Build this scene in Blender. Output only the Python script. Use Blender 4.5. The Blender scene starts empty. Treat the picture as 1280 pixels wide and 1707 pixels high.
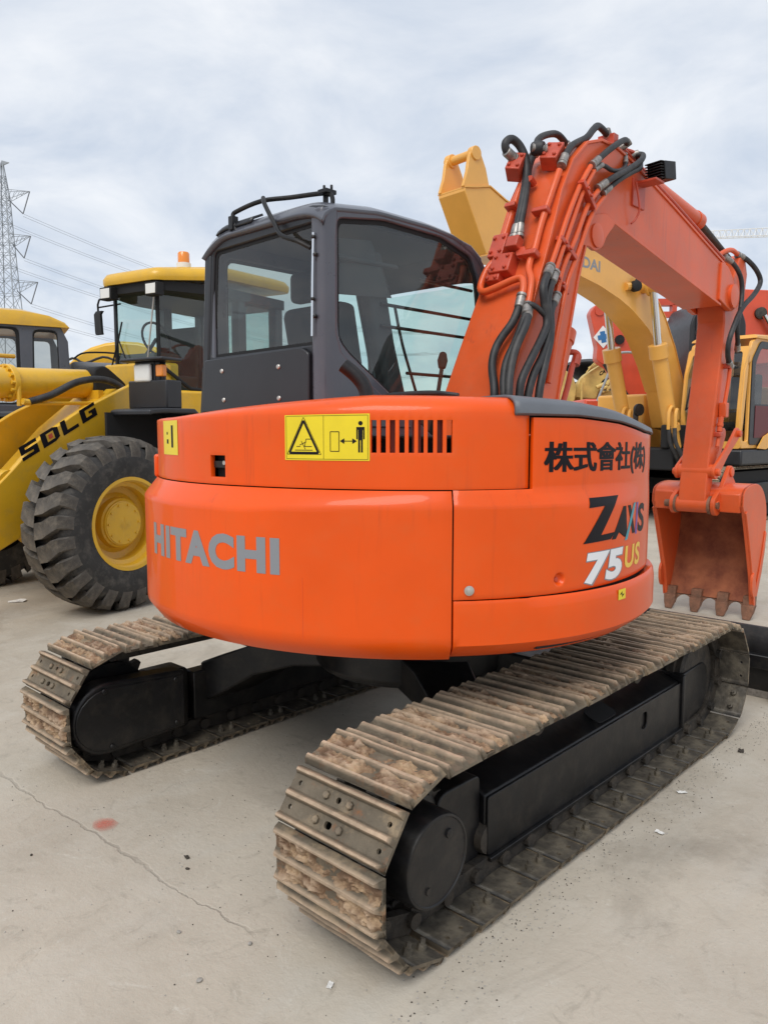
import bpy, bmesh, math, random
from mathutils import Vector, Matrix, noise, geometry
random.seed(7)
scene = bpy.context.scene
COL = scene.collection
PI = math.pi
R = math.radians
def sin(d): return math.sin(R(d))
def cos(d): return math.cos(R(d))

# ------------------------------------------------------------------ camera
cd = bpy.data.cameras.new('camera')
cam = bpy.data.objects.new('camera', cd)
COL.objects.link(cam)
cam.location = (2.506, -2.862, 1.584)
cam.rotation_euler = (R(90 - 5.92), 0, R(43.15))
cd.sensor_fit = 'VERTICAL'
cd.sensor_height = 36.0
cd.lens = 36.0 * 1292.7 / 1707.0
cd.clip_start = 0.05
cd.clip_end = 5000
scene.camera = cam

# ------------------------------------------------------------------ sky
world = bpy.data.worlds.new('World')
scene.world = world
world.use_nodes = True
wt = world.node_tree
wt.nodes.clear()
def wn(t, **k):
    n = wt.nodes.new(t)
    for a, b in k.items(): setattr(n, a, b)
    return n
SUN_EL, SUN_AZ = 52.0, 160.0          # azimuth measured from +Y towards +X
sky = wn('ShaderNodeTexSky', sky_type='NISHITA', sun_disc=False, sun_elevation=R(SUN_EL), sun_rotation=R(SUN_AZ))
tc = wn('ShaderNodeTexCoord')
sep = wn('ShaderNodeSeparateXYZ'); wt.links.new(tc.outputs['Generated'], sep.inputs[0])
zz = wn('ShaderNodeMath', operation='MAXIMUM'); wt.links.new(sep.outputs['Z'], zz.inputs[0]); zz.inputs[1].default_value = 0.0
za = wn('ShaderNodeMath', operation='ADD'); wt.links.new(zz.outputs[0], za.inputs[0]); za.inputs[1].default_value = 0.22
dx = wn('ShaderNodeMath', operation='DIVIDE'); wt.links.new(sep.outputs['X'], dx.inputs[0]); wt.links.new(za.outputs[0], dx.inputs[1])
dy = wn('ShaderNodeMath', operation='DIVIDE'); wt.links.new(sep.outputs['Y'], dy.inputs[0]); wt.links.new(za.outputs[0], dy.inputs[1])
cb = wn('ShaderNodeCombineXYZ'); wt.links.new(dx.outputs[0], cb.inputs[0]); wt.links.new(dy.outputs[0], cb.inputs[1])
n1 = wn('ShaderNodeTexNoise'); n1.inputs['Scale'].default_value = 2.3; n1.inputs['Detail'].default_value = 8; n1.inputs['Roughness'].default_value = 0.57; n1.inputs['Distortion'].default_value = 0.4
wt.links.new(cb.outputs[0], n1.inputs['Vector'])
cr = wn('ShaderNodeValToRGB')
cr.color_ramp.elements[0].position = 0.36; cr.color_ramp.elements[0].color = (4.7, 5.25, 6.1, 1)
cr.color_ramp.elements[1].position = 0.66; cr.color_ramp.elements[1].color = (6.9, 7.1, 7.4, 1)
wt.links.new(n1.outputs['Fac'], cr.inputs[0])
mx = wn('ShaderNodeMix', data_type='RGBA'); mx.inputs[0].default_value = 0.92
wt.links.new(sky.outputs[0], mx.inputs[6]); wt.links.new(cr.outputs[0], mx.inputs[7])
bg = wn('ShaderNodeBackground'); bg.inputs[1].default_value = 0.1
wt.links.new(mx.outputs[2], bg.inputs[0])
wo = wn('ShaderNodeOutputWorld'); wt.links.new(bg.outputs[0], wo.inputs[0])

# ------------------------------------------------------------------ sun behind thin overcast
sl = bpy.data.lights.new('sun', 'SUN'); sl.energy = 1.5; sl.angle = R(35); sl.color = (1.0, 0.96, 0.9)
so = bpy.data.objects.new('sun', sl); COL.objects.link(so)
sd = Vector((sin(SUN_AZ) * cos(SUN_EL), cos(SUN_AZ) * cos(SUN_EL), sin(SUN_EL)))
so.rotation_euler = sd.to_track_quat('Z', 'Y').to_euler()
so.location = (0, 0, 30)
scene.view_settings.view_transform = 'Standard'
scene.view_settings.look = 'None'
scene.view_settings.exposure = 0.45
scene.view_settings.gamma = 1.0
scene.view_settings.use_curve_mapping = False
scene.cycles.max_bounces = 6
scene.cycles.diffuse_bounces = 3
scene.cycles.glossy_bounces = 3
scene.cycles.transparent_max_bounces = 16
scene.cycles.caustics_reflective = False
scene.cycles.caustics_refractive = False

# ------------------------------------------------------------------ materials
def mat(name, col, rough=0.5, metal=0.0, coat=0.0, var=0.0, vscale=3.0, col2=None, bump=0.0, bscale=60.0, detail=5, spec=0.5, rvar=0.0, ramp=(0.35, 0.65), dust=None, dustamt=0.0, streak=0.0):
    m = bpy.data.materials.new(name); m.use_nodes = True
    nt = m.node_tree; b = nt.nodes['Principled BSDF']
    b.inputs['Base Color'].default_value = (*col, 1)
    b.inputs['Roughness'].default_value = rough
    b.inputs['Metallic'].default_value = metal
    b.inputs['Coat Weight'].default_value = coat
    b.inputs['Coat Roughness'].default_value = 0.06
    b.inputs['Specular IOR Level'].default_value = spec
    if not (var or bump or col2 or rvar or dust): return m
    t = nt.nodes.new('ShaderNodeTexCoord')
    src = None
    if var or col2 or rvar:
        n = nt.nodes.new('ShaderNodeTexNoise'); n.inputs['Scale'].default_value = vscale; n.inputs['Detail'].default_value = detail; n.inputs['Roughness'].default_value = 0.6
        nt.links.new(t.outputs['Object'], n.inputs['Vector'])
        r = nt.nodes.new('ShaderNodeValToRGB')
        r.color_ramp.elements[0].position = ramp[0]; r.color_ramp.elements[1].position = ramp[1]
        if col2: c1, c2 = col, col2
        else: c1 = tuple(c * (1 - var) for c in col); c2 = tuple(min(1, c * (1 + var)) for c in col)
        r.color_ramp.elements[0].color = (*c1, 1); r.color_ramp.elements[1].color = (*c2, 1)
        nt.links.new(n.outputs['Fac'], r.inputs[0])
        src = r.outputs[0]
        nt.links.new(src, b.inputs['Base Color'])
        if rvar:
            rr = nt.nodes.new('ShaderNodeMapRange'); rr.inputs[3].default_value = max(0, rough - rvar); rr.inputs[4].default_value = min(1, rough + rvar)
            n2 = nt.nodes.new('ShaderNodeTexNoise'); n2.inputs['Scale'].default_value = vscale * 4; n2.inputs['Detail'].default_value = 4
            nt.links.new(t.outputs['Object'], n2.inputs['Vector'])
            nt.links.new(n2.outputs['Fac'], rr.inputs[0]); nt.links.new(rr.outputs[0], b.inputs['Roughness'])
    if dust:
        n3 = nt.nodes.new('ShaderNodeTexNoise'); n3.inputs['Scale'].default_value = 9; n3.inputs['Detail'].default_value = 8; n3.inputs['Roughness'].default_value = 0.7
        nt.links.new(t.outputs['Object'], n3.inputs['Vector'])
        r3 = nt.nodes.new('ShaderNodeMapRange'); r3.inputs[1].default_value = 0.48; r3.inputs[2].default_value = 0.75; r3.inputs[4].default_value = dustamt
        nt.links.new(n3.outputs['Fac'], r3.inputs[0])
        mm = nt.nodes.new('ShaderNodeMix'); mm.data_type = 'RGBA'
        nt.links.new(r3.outputs[0], mm.inputs[0])
        if src: nt.links.new(src, mm.inputs[6])
        else: mm.inputs[6].default_value = (*col, 1)
        mm.inputs[7].default_value = (*dust, 1)
        nt.links.new(mm.outputs[2], b.inputs['Base Color'])
    if streak:
        # runs of old dirt and rubbed spots in the paint
        mp = nt.nodes.new('ShaderNodeMapping'); mp.inputs['Scale'].default_value = (26, 26, 1.6); nt.links.new(t.outputs['Object'], mp.inputs['Vector'])
        ns = nt.nodes.new('ShaderNodeTexNoise'); ns.inputs['Scale'].default_value = 1.0; ns.inputs['Detail'].default_value = 6; ns.inputs['Roughness'].default_value = 0.65; nt.links.new(mp.outputs[0], ns.inputs['Vector'])
        nm = nt.nodes.new('ShaderNodeTexNoise'); nm.inputs['Scale'].default_value = 2.4; nm.inputs['Detail'].default_value = 3; nt.links.new(t.outputs['Object'], nm.inputs['Vector'])
        r1 = nt.nodes.new('ShaderNodeMapRange'); r1.inputs[1].default_value = 0.56; r1.inputs[2].default_value = 0.78; r1.inputs[4].default_value = streak; nt.links.new(ns.outputs['Fac'], r1.inputs[0])
        r2 = nt.nodes.new('ShaderNodeMapRange'); r2.inputs[1].default_value = 0.45; r2.inputs[2].default_value = 0.65; nt.links.new(nm.outputs['Fac'], r2.inputs[0])
        mu = nt.nodes.new('ShaderNodeMath'); mu.operation = 'MULTIPLY'; nt.links.new(r1.outputs[0], mu.inputs[0]); nt.links.new(r2.outputs[0], mu.inputs[1])
        ms = nt.nodes.new('ShaderNodeMix'); ms.data_type = 'RGBA'; nt.links.new(mu.outputs[0], ms.inputs[0])
        lk = b.inputs['Base Color'].links
        if lk: nt.links.new(lk[0].from_socket, ms.inputs[6])
        ms.inputs[7].default_value = (col[0] * 0.55, col[1] * 0.62, col[2] + 0.012, 1)
        # chips
        nc = nt.nodes.new('ShaderNodeTexNoise'); nc.inputs['Scale'].default_value = 75; nc.inputs['Detail'].default_value = 4; nc.inputs['Roughness'].default_value = 0.7; nt.links.new(t.outputs['Object'], nc.inputs['Vector'])
        r4 = nt.nodes.new('ShaderNodeMapRange'); r4.inputs[1].default_value = 0.735; r4.inputs[2].default_value = 0.76; r4.inputs[4].default_value = 0.8; nt.links.new(nc.outputs['Fac'], r4.inputs[0])
        mc = nt.nodes.new('ShaderNodeMix'); mc.data_type = 'RGBA'; nt.links.new(r4.outputs[0], mc.inputs[0]); nt.links.new(ms.outputs[2], mc.inputs[6]); mc.inputs[7].default_value = (0.22, 0.05, 0.02, 1)
        nt.links.new(mc.outputs[2], b.inputs['Base Color'])
    if bump:
        n = nt.nodes.new('ShaderNodeTexNoise'); n.inputs['Scale'].default_value = bscale; n.inputs['Detail'].default_value = 5
        nt.links.new(t.outputs['Object'], n.inputs['Vector'])
        bb = nt.nodes.new('ShaderNodeBump'); bb.inputs['Strength'].default_value = bump; bb.inputs['Distance'].default_value = 0.01
        nt.links.new(n.outputs['Fac'], bb.inputs['Height']); nt.links.new(bb.outputs[0], b.inputs['Normal'])
    return m
def glass(name, tint):
    m = bpy.data.materials.new(name); m.use_nodes = True
    nt = m.node_tree; nt.nodes.clear()
    o = nt.nodes.new('ShaderNodeOutputMaterial'); tr = nt.nodes.new('ShaderNodeBsdfTransparent'); gl = nt.nodes.new('ShaderNodeBsdfGlossy')
    tr.inputs[0].default_value = (*tint, 1); gl.inputs['Roughness'].default_value = 0.015
    lw = nt.nodes.new('ShaderNodeLayerWeight'); lw.inputs[0].default_value = 0.5
    pw = nt.nodes.new('ShaderNodeMath'); pw.operation = 'POWER'; pw.inputs[1].default_value = 4.0; nt.links.new(lw.outputs['Facing'], pw.inputs[0])
    ma = nt.nodes.new('ShaderNodeMath'); ma.operation = 'MULTIPLY_ADD'; ma.inputs[1].default_value = 0.85; ma.inputs[2].default_value = 0.08; ma.use_clamp = True; nt.links.new(pw.outputs[0], ma.inputs[0])
    mx_ = nt.nodes.new('ShaderNodeMixShader')
    nt.links.new(ma.outputs[0], mx_.inputs[0]); nt.links.new(tr.outputs[0], mx_.inputs[1]); nt.links.new(gl.outputs[0], mx_.inputs[2])
    # film of dust on the pane
    df = nt.nodes.new('ShaderNodeBsdfDiffuse'); df.inputs[0].default_value = (0.42, 0.40, 0.36, 1)
    t = nt.nodes.new('ShaderNodeTexCoord'); n = nt.nodes.new('ShaderNodeTexNoise'); n.inputs['Scale'].default_value = 3.5; n.inputs['Detail'].default_value = 8; n.inputs['Roughness'].default_value = 0.65; nt.links.new(t.outputs['Object'], n.inputs['Vector'])
    rr = nt.nodes.new('ShaderNodeMapRange'); rr.inputs[1].default_value = 0.38; rr.inputs[2].default_value = 0.75; rr.inputs[4].default_value = 0.06; nt.links.new(n.outputs['Fac'], rr.inputs[0])
    m3 = nt.nodes.new('ShaderNodeMixShader'); nt.links.new(rr.outputs[0], m3.inputs[0]); nt.links.new(mx_.outputs[0], m3.inputs[1]); nt.links.new(df.outputs[0], m3.inputs[2])
    nt.links.new(m3.outputs[0], o.inputs[0])
    return m

M = {}
M['orange'] = mat('orange_paint', (0.78, 0.086, 0.002), 0.42, coat=0.28, var=0.07, vscale=1.3, bump=0.07, bscale=3.2, rvar=0.10, dust=(0.66, 0.115, 0.02), dustamt=0.35, spec=0.25, streak=0.7)
M['boom'] = mat('boom_paint', (0.69, 0.102, 0.024), 0.40, streak=0.8, spec=0.35, coat=0.18, var=0.10, vscale=2.2, bump=0.06, bscale=14, rvar=0.09, dust=(0.54, 0.15, 0.075), dustamt=0.35)
M['boomred'] = mat('block_paint', (0.50, 0.062, 0.026), 0.48, coat=0.2, var=0.15, vscale=9)
M['rustin'] = mat('bucket_inside', (0.20, 0.052, 0.024), 0.75, col2=(0.40, 0.13, 0.055), vscale=6, bump=0.3, bscale=40)
M['tooth'] = mat('tooth_steel', (0.15, 0.075, 0.045), 0.7, col2=(0.26, 0.12, 0.07), vscale=18, bump=0.5, bscale=70)
M['black'] = mat('black_paint', (0.006, 0.006, 0.007), 0.40, var=0.3, vscale=4, bump=0.10, bscale=30, rvar=0.12, dust=(0.055, 0.046, 0.036), dustamt=0.45, spec=0.4)
M['blackm'] = mat('black_matte', (0.007, 0.007, 0.008), 0.75)
M['grease'] = mat('chain_steel', (0.018, 0.016, 0.014), 0.62, col2=(0.06, 0.048, 0.036), vscale=14, bump=0.4, bscale=60)
M['cabgrey'] = mat('cab_grey', (0.076, 0.081, 0.100), 0.30, coat=0.3, var=0.08, vscale=3, rvar=0.08, dust=(0.11, 0.108, 0.115), dustamt=0.35)
M['cabdark'] = mat('cab_dark', (0.015, 0.016, 0.020), 0.42, coat=0.1, var=0.15, vscale=4, rvar=0.1)
M['cover'] = mat('cover_grey', (0.12, 0.13, 0.147), 0.45, var=0.08, vscale=5, bump=0.05, bscale=120, rvar=0.06)
M['rubber'] = mat('hose_rubber', (0.022, 0.022, 0.024), 0.55, var=0.3, vscale=12, dust=(0.10, 0.09, 0.08), dustamt=0.5)
M['ferrule'] = mat('hose_ferrule', (0.30, 0.28, 0.26), 0.45, metal=0.7, var=0.3, vscale=40)
M['chrome'] = mat('chrome', (0.75, 0.76, 0.78), 0.12, metal=1.0)
M['bolt'] = mat('bolt_steel', (0.55, 0.52, 0.48), 0.4, metal=0.8)
M['glass'] = glass('cab_glass', (0.76, 0.90, 0.87))
M['glassd'] = glass('dark_glass', (0.55, 0.57, 0.55))
M['glassl'] = glass('loader_glass', (0.80, 0.92, 0.89))
M['seat'] = mat('seat_fabric', (0.022, 0.021, 0.022), 0.9)
M['trim'] = mat('cab_trim', (0.05, 0.048, 0.046), 0.8)
M['liner'] = mat('head_liner', (0.045, 0.040, 0.045), 0.85)
M['tgrey'] = mat('letter_grey', (0.235, 0.245, 0.265), 0.4)
M['tblack'] = mat('letter_black', (0.007, 0.006, 0.009), 0.5, spec=0.2)
M['twhite'] = mat('letter_white', (0.78, 0.80, 0.82), 0.4)
M['tyellow'] = mat('letter_yellow', (0.85, 0.55, 0.06), 0.4)
M['tcyan'] = mat('letter_cyan', (0.03, 0.30, 0.38), 0.4)
M['tpurple'] = mat('letter_purple', (0.13, 0.05, 0.32), 0.4)
M['sticker'] = mat('sticker_yellow', (0.80, 0.62, 0.015), 0.35, var=0.05, vscale=8)
M['yellow'] = mat('loader_yellow', (0.72, 0.41, 0.020), 0.38, coat=0.25, var=0.08, vscale=2, rvar=0.08, bump=0.03, bscale=9, dust=(0.42, 0.28, 0.08), dustamt=0.4)
M['hyel'] = mat('excavator_yellow', (0.80, 0.405, 0.080), 0.38, coat=0.25, var=0.07, vscale=1.5, rvar=0.08, bump=0.03, bscale=7)
M['paley'] = mat('pale_yellow', (0.58, 0.42, 0.13), 0.55, var=0.2, vscale=3)
M['red'] = mat('red_orange', (0.62, 0.075, 0.030), 0.42, coat=0.2, var=0.10, vscale=2)
M['tyre'] = mat('tyre_rubber', (0.030, 0.029, 0.028), 0.75, var=0.2, vscale=5, bump=0.25, bscale=50, dust=(0.15, 0.135, 0.115), dustamt=0.65)
M['tyretread'] = mat('tyre_tread', (0.085, 0.076, 0.066), 0.8, var=0.3, vscale=7, bump=0.35, bscale=45, dust=(0.24, 0.205, 0.16), dustamt=0.75)
M['grey'] = mat('grey_plastic', (0.17, 0.18, 0.20), 0.5, var=0.1, vscale=4)
M['lens'] = mat('lamp_lens', (0.75, 0.75, 0.72), 0.1, coat=0.6)
M['amber'] = mat('amber_lens', (0.80, 0.25, 0.02), 0.2, coat=0.5)
M['white'] = mat('white_plastic', (0.75, 0.75, 0.73), 0.4)
M['galv'] = mat('galvanised', (0.30, 0.33, 0.36), 0.6)  # light steel grey, with the tower's distance haze put into the colour
M['wire'] = mat('wire_grey', (0.30, 0.32, 0.35), 0.7)
M['insul'] = mat('insulator', (0.16, 0.17, 0.19), 0.5)
M['maroon'] = mat('cab_door_inner', (0.12, 0.02, 0.025), 0.5)
M['shedroof'] = mat('shed_roof', (0.085, 0.09, 0.10), 0.7)
M['paper'] = mat('paper', (0.70, 0.69, 0.66), 0.8)
M['stone'] = mat('stone', (0.35, 0.33, 0.30), 0.85, var=0.3, vscale=40)
M['leaf'] = mat('dry_scrap', (0.05, 0.04, 0.03), 0.8)
M['blue'] = mat('logo_blue', (0.03, 0.16, 0.40), 0.45)

def shoe_mat(name, base, mudc, muddy):
    m = bpy.data.materials.new(name); m.use_nodes = True
    nt = m.node_tree; b = nt.nodes['Principled BSDF']
    t = nt.nodes.new('ShaderNodeTexCoord')
    oi = nt.nodes.new('ShaderNodeObjectInfo')
    ad = nt.nodes.new('ShaderNodeVectorMath'); ad.operation = 'MULTIPLY_ADD'
    nt.links.new(oi.outputs['Random'], ad.inputs[0]); ad.inputs[1].default_value = (13, 29, 7); nt.links.new(t.outputs['Object'], ad.inputs[2])
    def nz(s, d, ro=0.62):
        n = nt.nodes.new('ShaderNodeTexNoise'); n.inputs['Scale'].default_value = s; n.inputs['Detail'].default_value = d; n.inputs['Roughness'].default_value = ro
        nt.links.new(ad.outputs[0], n.inputs['Vector']); return n
    def ramp(src, p0, c0, p1, c1):
        r = nt.nodes.new('ShaderNodeValToRGB'); r.color_ramp.elements[0].position = p0; r.color_ramp.elements[1].position = p1
        r.color_ramp.elements[0].color = (*c0, 1); r.color_ramp.elements[1].color = (*c1, 1); nt.links.new(src, r.inputs[0]); return r.outputs[0]
    def mix(f, a, c):
        q = nt.nodes.new('ShaderNodeMix'); q.data_type = 'RGBA'; nt.links.new(f, q.inputs[0])
        for s, k in ((a, 6), (c, 7)):
            if isinstance(s, tuple): q.inputs[k].default_value = (*s, 1)
            else: nt.links.new(s, q.inputs[k])
        return q.outputs[2]
    c = ramp(nz(9, 6).outputs['Fac'], 0.3, tuple(x * 0.62 for x in base), 0.72, tuple(x * 1.35 for x in base))
    # dried soil in blotches
    f = nt.nodes.new('ShaderNodeMapRange'); f.inputs[1].default_value = 0.62 - 0.32 * muddy; f.inputs[2].default_value = 0.80 - 0.28 * muddy
    nt.links.new(nz(7 if muddy < .5 else 11, 8, 0.7).outputs['Fac'], f.inputs[0])
    c = mix(f.outputs[0], c, mudc)
    # rust
    f2 = nt.nodes.new('ShaderNodeMapRange'); f2.inputs[1].default_value = 0.58; f2.inputs[2].default_value = 0.72; f2.inputs[4].default_value = 0.75
    nt.links.new(nz(15, 7, 0.7).outputs['Fac'], f2.inputs[0])
    c = mix(f2.outputs[0], c, (0.27, 0.105, 0.036))
    # worn grouser crests (they rub on the ground): rust-tinted, brighter
    s = nt.nodes.new('ShaderNodeSeparateXYZ'); nt.links.new(t.outputs['Object'], s.inputs[0])
    f3 = nt.nodes.new('ShaderNodeMapRange'); f3.inputs[1].default_value = 0.013; f3.inputs[2].default_value = 0.026; f3.inputs[4].default_value = 1.3
    nt.links.new(s.outputs['Z'], f3.inputs[0])
    f4 = nt.nodes.new('ShaderNodeMath'); f4.operation = 'MULTIPLY'; nt.links.new(f3.outputs[0], f4.inputs[0]); nt.links.new(nz(20, 4).outputs['Fac'], f4.inputs[1])
    c = mix(f4.outputs[0], c, (0.58, 0.43, 0.30))
    nt.links.new(c, b.inputs['Base Color'])
    b.inputs['Roughness'].default_value = 0.72
    b.inputs['Metallic'].default_value = 0.0 if muddy > .5 else 0.15
    bb = nt.nodes.new('ShaderNodeBump'); bb.inputs['Strength'].default_value = 1.0; bb.inputs['Distance'].default_value = 0.010 if muddy > .5 else 0.006
    nt.links.new(nz(55, 8, 0.7).outputs['Fac'], bb.inputs['Height']); nt.links.new(bb.outputs[0], b.inputs['Normal'])
    return m
M['shoe'] = shoe_mat('track_shoe_steel', (0.150, 0.122, 0.086), (0.37, 0.275, 0.17), 0.33)
M['mud'] = shoe_mat('track_mud', (0.18, 0.105, 0.058), (0.50, 0.345, 0.205), 0.55)
M['shoein'] = mat('shoe_inner', (0.046, 0.040, 0.033), 0.55, col2=(0.125, 0.108, 0.083), vscale=9, bump=0.5, bscale=40, metal=0.1, dust=(0.22, 0.185, 0.13), dustamt=0.5)

# ------------------------------------------------------------------ mesh helpers
class MB:
    def __init__(s): s.v = []; s.f = []; s.m = []
    def add(s, vs, fs, mi=0):
        o = len(s.v); s.v += [tuple(v) for v in vs]
        for f in fs: s.f.append([i + o for i in f]); s.m.append(mi)
        return s
    def box(s, x0, x1, y0, y1, z0, z1, mi=0, mtx=None):
        vs = [Vector((x, y, z)) for x in (x0, x1) for y in (y0, y1) for z in (z0, z1)]
        if mtx: vs = [mtx @ v for v in vs]
        return s.add(vs, [(0, 1, 3, 2), (4, 6, 7, 5), (0, 4, 5, 1), (2, 3, 7, 6), (0, 2, 6, 4), (1, 5, 7, 3)], mi)
    def prism(s, poly, a, b, axis=0, mi=0):
        n = len(poly); vs = []
        for t in (a, b):
            for (p, q) in poly:
                vs.append((t, p, q) if axis == 0 else (p, t, q) if axis == 1 else (p, q, t))
        fs = [list(range(n))[::-1], list(range(n, 2 * n))] + [(i, (i + 1) % n, n + (i + 1) % n, n + i) for i in range(n)]
        return s.add(vs, fs, mi)
    def tube(s, pts, r, seg=10, mi=0, cap=True, smooth=0):
        pts = [Vector(p) for p in pts]
        if smooth: pts = spline(pts, smooth)
        n = len(pts); vs = []; fs = []
        ref = Vector((0.13, 0.31, 0.94)); t0 = (pts[1] - pts[0]).normalized()
        u = t0.cross(ref)
        if u.length < 1e-3: u = t0.cross(Vector((1, 0, 0)))
        u.normalize()
        for i, p in enumerate(pts):
            t = (pts[min(i + 1, n - 1)] - pts[max(i - 1, 0)])
            if t.length < 1e-9: t = t0
            t.normalize()
            u = (u - t * u.dot(t))
            u.normalize(); w = t.cross(u)
            rr = r[i] if isinstance(r, (list, tuple)) else r
            for k in range(seg):
                a = 2 * PI * k / seg
                vs.append(p + (u * math.cos(a) + w * math.sin(a)) * rr)
        for i in range(n - 1):
            for k in range(seg):
                k2 = (k + 1) % seg
                fs.append((i * seg + k, i * seg + k2, (i + 1) * seg + k2, (i + 1) * seg + k))
        if cap: fs += [tuple(range(seg))[::-1], tuple((n - 1) * seg + k for k in range(seg))]
        return s.add(vs, fs, mi)
    def cyl(s, p0, p1, r, seg=20, mi=0): return s.tube([p0, p1], r, seg, mi)
    def lathe(s, prof, axis_p, axis_d, seg=32, mi=0):
        # prof: list of (radius, distance along axis)
        d = Vector(axis_d).normalized(); u = d.cross(Vector((0, 0, 1)))
        if u.length < 1e-3: u = d.cross(Vector((1, 0, 0)))
        u.normalize(); w = d.cross(u); vs = []; fs = []; n = len(prof); P = Vector(axis_p)
        for (r, h) in prof:
            for k in range(seg):
                a = 2 * PI * k / seg
                vs.append(P + d * h + (u * math.cos(a) + w * math.sin(a)) * r)
        for i in range(n - 1):
            for k in range(seg):
                k2 = (k + 1) % seg
                fs.append((i * seg + k, i * seg + k2, (i + 1) * seg + k2, (i + 1) * seg + k))
        if prof[0][0] > 1e-6: fs.append(tuple(range(seg))[::-1])
        if prof[-1][0] > 1e-6: fs.append(tuple((n - 1) * seg + k for k in range(seg)))
        return s.add(vs, fs, mi)
    def loft(s, rings, mi=0, closed=True, caps=True):
        n = len(rings[0]); vs = [v for r in rings for v in r]; fs = []
        for i in range(len(rings) - 1):
            for k in range(n if closed else n - 1):
                k2 = (k + 1) % n
                fs.append((i * n + k, i * n + k2, (i + 1) * n + k2, (i + 1) * n + k))
        if caps and closed: fs += [tuple(range(n))[::-1], tuple((len(rings) - 1) * n + k for k in range(n))]
        return s.add(vs, fs, mi)
    def plate(s, outline, holes, fn, t, mi=0, mi2=None, extra=()):
        # flat or curved plate: outline and holes are 2-D loops, fn(u, v, w) maps to space, thickness t
        pts = []; ed = []
        for lp in [outline] + list(holes):
            o = len(pts); pts += [Vector(p) for p in lp]
            ed += [(o + i, o + (i + 1) % len(lp)) for i in range(len(lp))]
        pts += [Vector(p) for p in extra]
        V, E_, F, *_ = geometry.delaunay_2d_cdt(pts, ed, [], 0, 1e-6)
        keep = []
        for f in F:
            c = (V[f[0]] + V[f[1]] + V[f[2]]) / 3
            if inpoly(c, outline) and not any(inpoly(c, h) for h in holes): keep.append(f)
        n = len(V)
        s.add([fn(v.x, v.y, 0) for v in V], keep, mi)
        s.add([fn(v.x, v.y, t) for v in V], [tuple(reversed(f)) for f in keep], mi if mi2 is None else mi2)
        for lp in [outline] + list(holes):
            k = len(lp)
            s.add([fn(p[0], p[1], 0) for p in lp] + [fn(p[0], p[1], t) for p in lp], [(i, k + i, k + (i + 1) % k, (i + 1) % k) for i in range(k)], mi)
        return s
    def build(s, name, mats, parent=None, smooth=35, bevel=0, seg=2, fix=True, label=None):
        me = bpy.data.meshes.new(name)
        me.from_pydata(s.v, [], s.f)
        if not isinstance(mats, (list, tuple)): mats = [mats]
        for m in mats: me.materials.append(M[m] if isinstance(m, str) else m)
        me.polygons.foreach_set('material_index', s.m)
        if fix:
            bm = bmesh.new(); bm.from_mesh(me)
            bmesh.ops.remove_doubles(bm, verts=bm.verts, dist=1e-5)
            bmesh.ops.recalc_face_normals(bm, faces=bm.faces)
            bm.to_mesh(me); bm.free()
        if smooth:
            me.polygons.foreach_set('use_smooth', [True] * len(me.polygons))
            me.set_sharp_from_angle(angle=R(smooth))
        o = bpy.data.objects.new(name, me); COL.objects.link(o)
        if bevel:
            b = o.modifiers.new('bevel', 'BEVEL'); b.width = bevel; b.segments = seg; b.limit_method = 'ANGLE'; b.angle_limit = R(40); b.harden_normals = False
        if parent: o.parent = parent
        if label: o['label'] = label
        return o
def inpoly(c, lp):
    x, y = c[0], c[1]; r = False; n = len(lp)
    for i in range(n):
        x1, y1 = lp[i][0], lp[i][1]; x2, y2 = lp[(i + 1) % n][0], lp[(i + 1) % n][1]
        if (y1 > y) != (y2 > y) and x < (x2 - x1) * (y - y1) / (y2 - y1) + x1: r = not r
    return r
def spline(pts, n):
    out = []; m = len(pts)
    for i in range(m - 1):
        p0 = pts[max(i - 1, 0)]; p1 = pts[i]; p2 = pts[i + 1]; p3 = pts[min(i + 2, m - 1)]
        for k in range(n):
            t = k / n
            out.append(0.5 * ((2 * p1) + (p2 - p0) * t + (2 * p0 - 5 * p1 + 4 * p2 - p3) * t * t + (3 * p1 - p0 - 3 * p2 + p3) * t ** 3))
    out.append(pts[-1]); return out
def rpoly(pts, r, n=4):
    out = []; m = len(pts)
    for i in range(m):
        p = Vector(pts[i]); a = Vector(pts[i - 1]); b = Vector(pts[(i + 1) % m])
        rr = r[i] if isinstance(r, (list, tuple)) else r
        da = min(rr, (a - p).length * 0.45); db = min(rr, (b - p).length * 0.45)
        A = p + (a - p).normalized() * da; B = p + (b - p).normalized() * db
        for k in range(n + 1):
            t = k / n
            out.append(tuple(A * (1 - t) ** 2 + p * 2 * t * (1 - t) + B * t * t))
    return out
def circ(cx, cy, r, n=12): return [(cx + r * math.cos(2 * PI * k / n), cy + r * math.sin(2 * PI * k / n)) for k in range(n)]
def lerp(x, xs):
    if x <= xs[0][0]: return xs[0][1]
    for (a, p), (b, q) in zip(xs, xs[1:]):
        if x <= b: return p + (q - p) * (x - a) / (b - a)
    return xs[-1][1]
def empty(name, label=None, cat=None, loc=(0, 0, 0), rz=0, group=None, parent=None):
    o = bpy.data.objects.new(name, None); COL.objects.link(o)
    o.location = loc; o.rotation_euler = (0, 0, R(rz)); o.empty_display_size = 0.2
    if label: o['label'] = label
    if cat: o['category'] = cat
    if group: o['group'] = group
    if parent: o.parent = parent
    return o
def tag(o, label, cat, group=None):
    o['label'] = label; o['category'] = cat
    if group: o['group'] = group
    return o
_tc = {}
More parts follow.
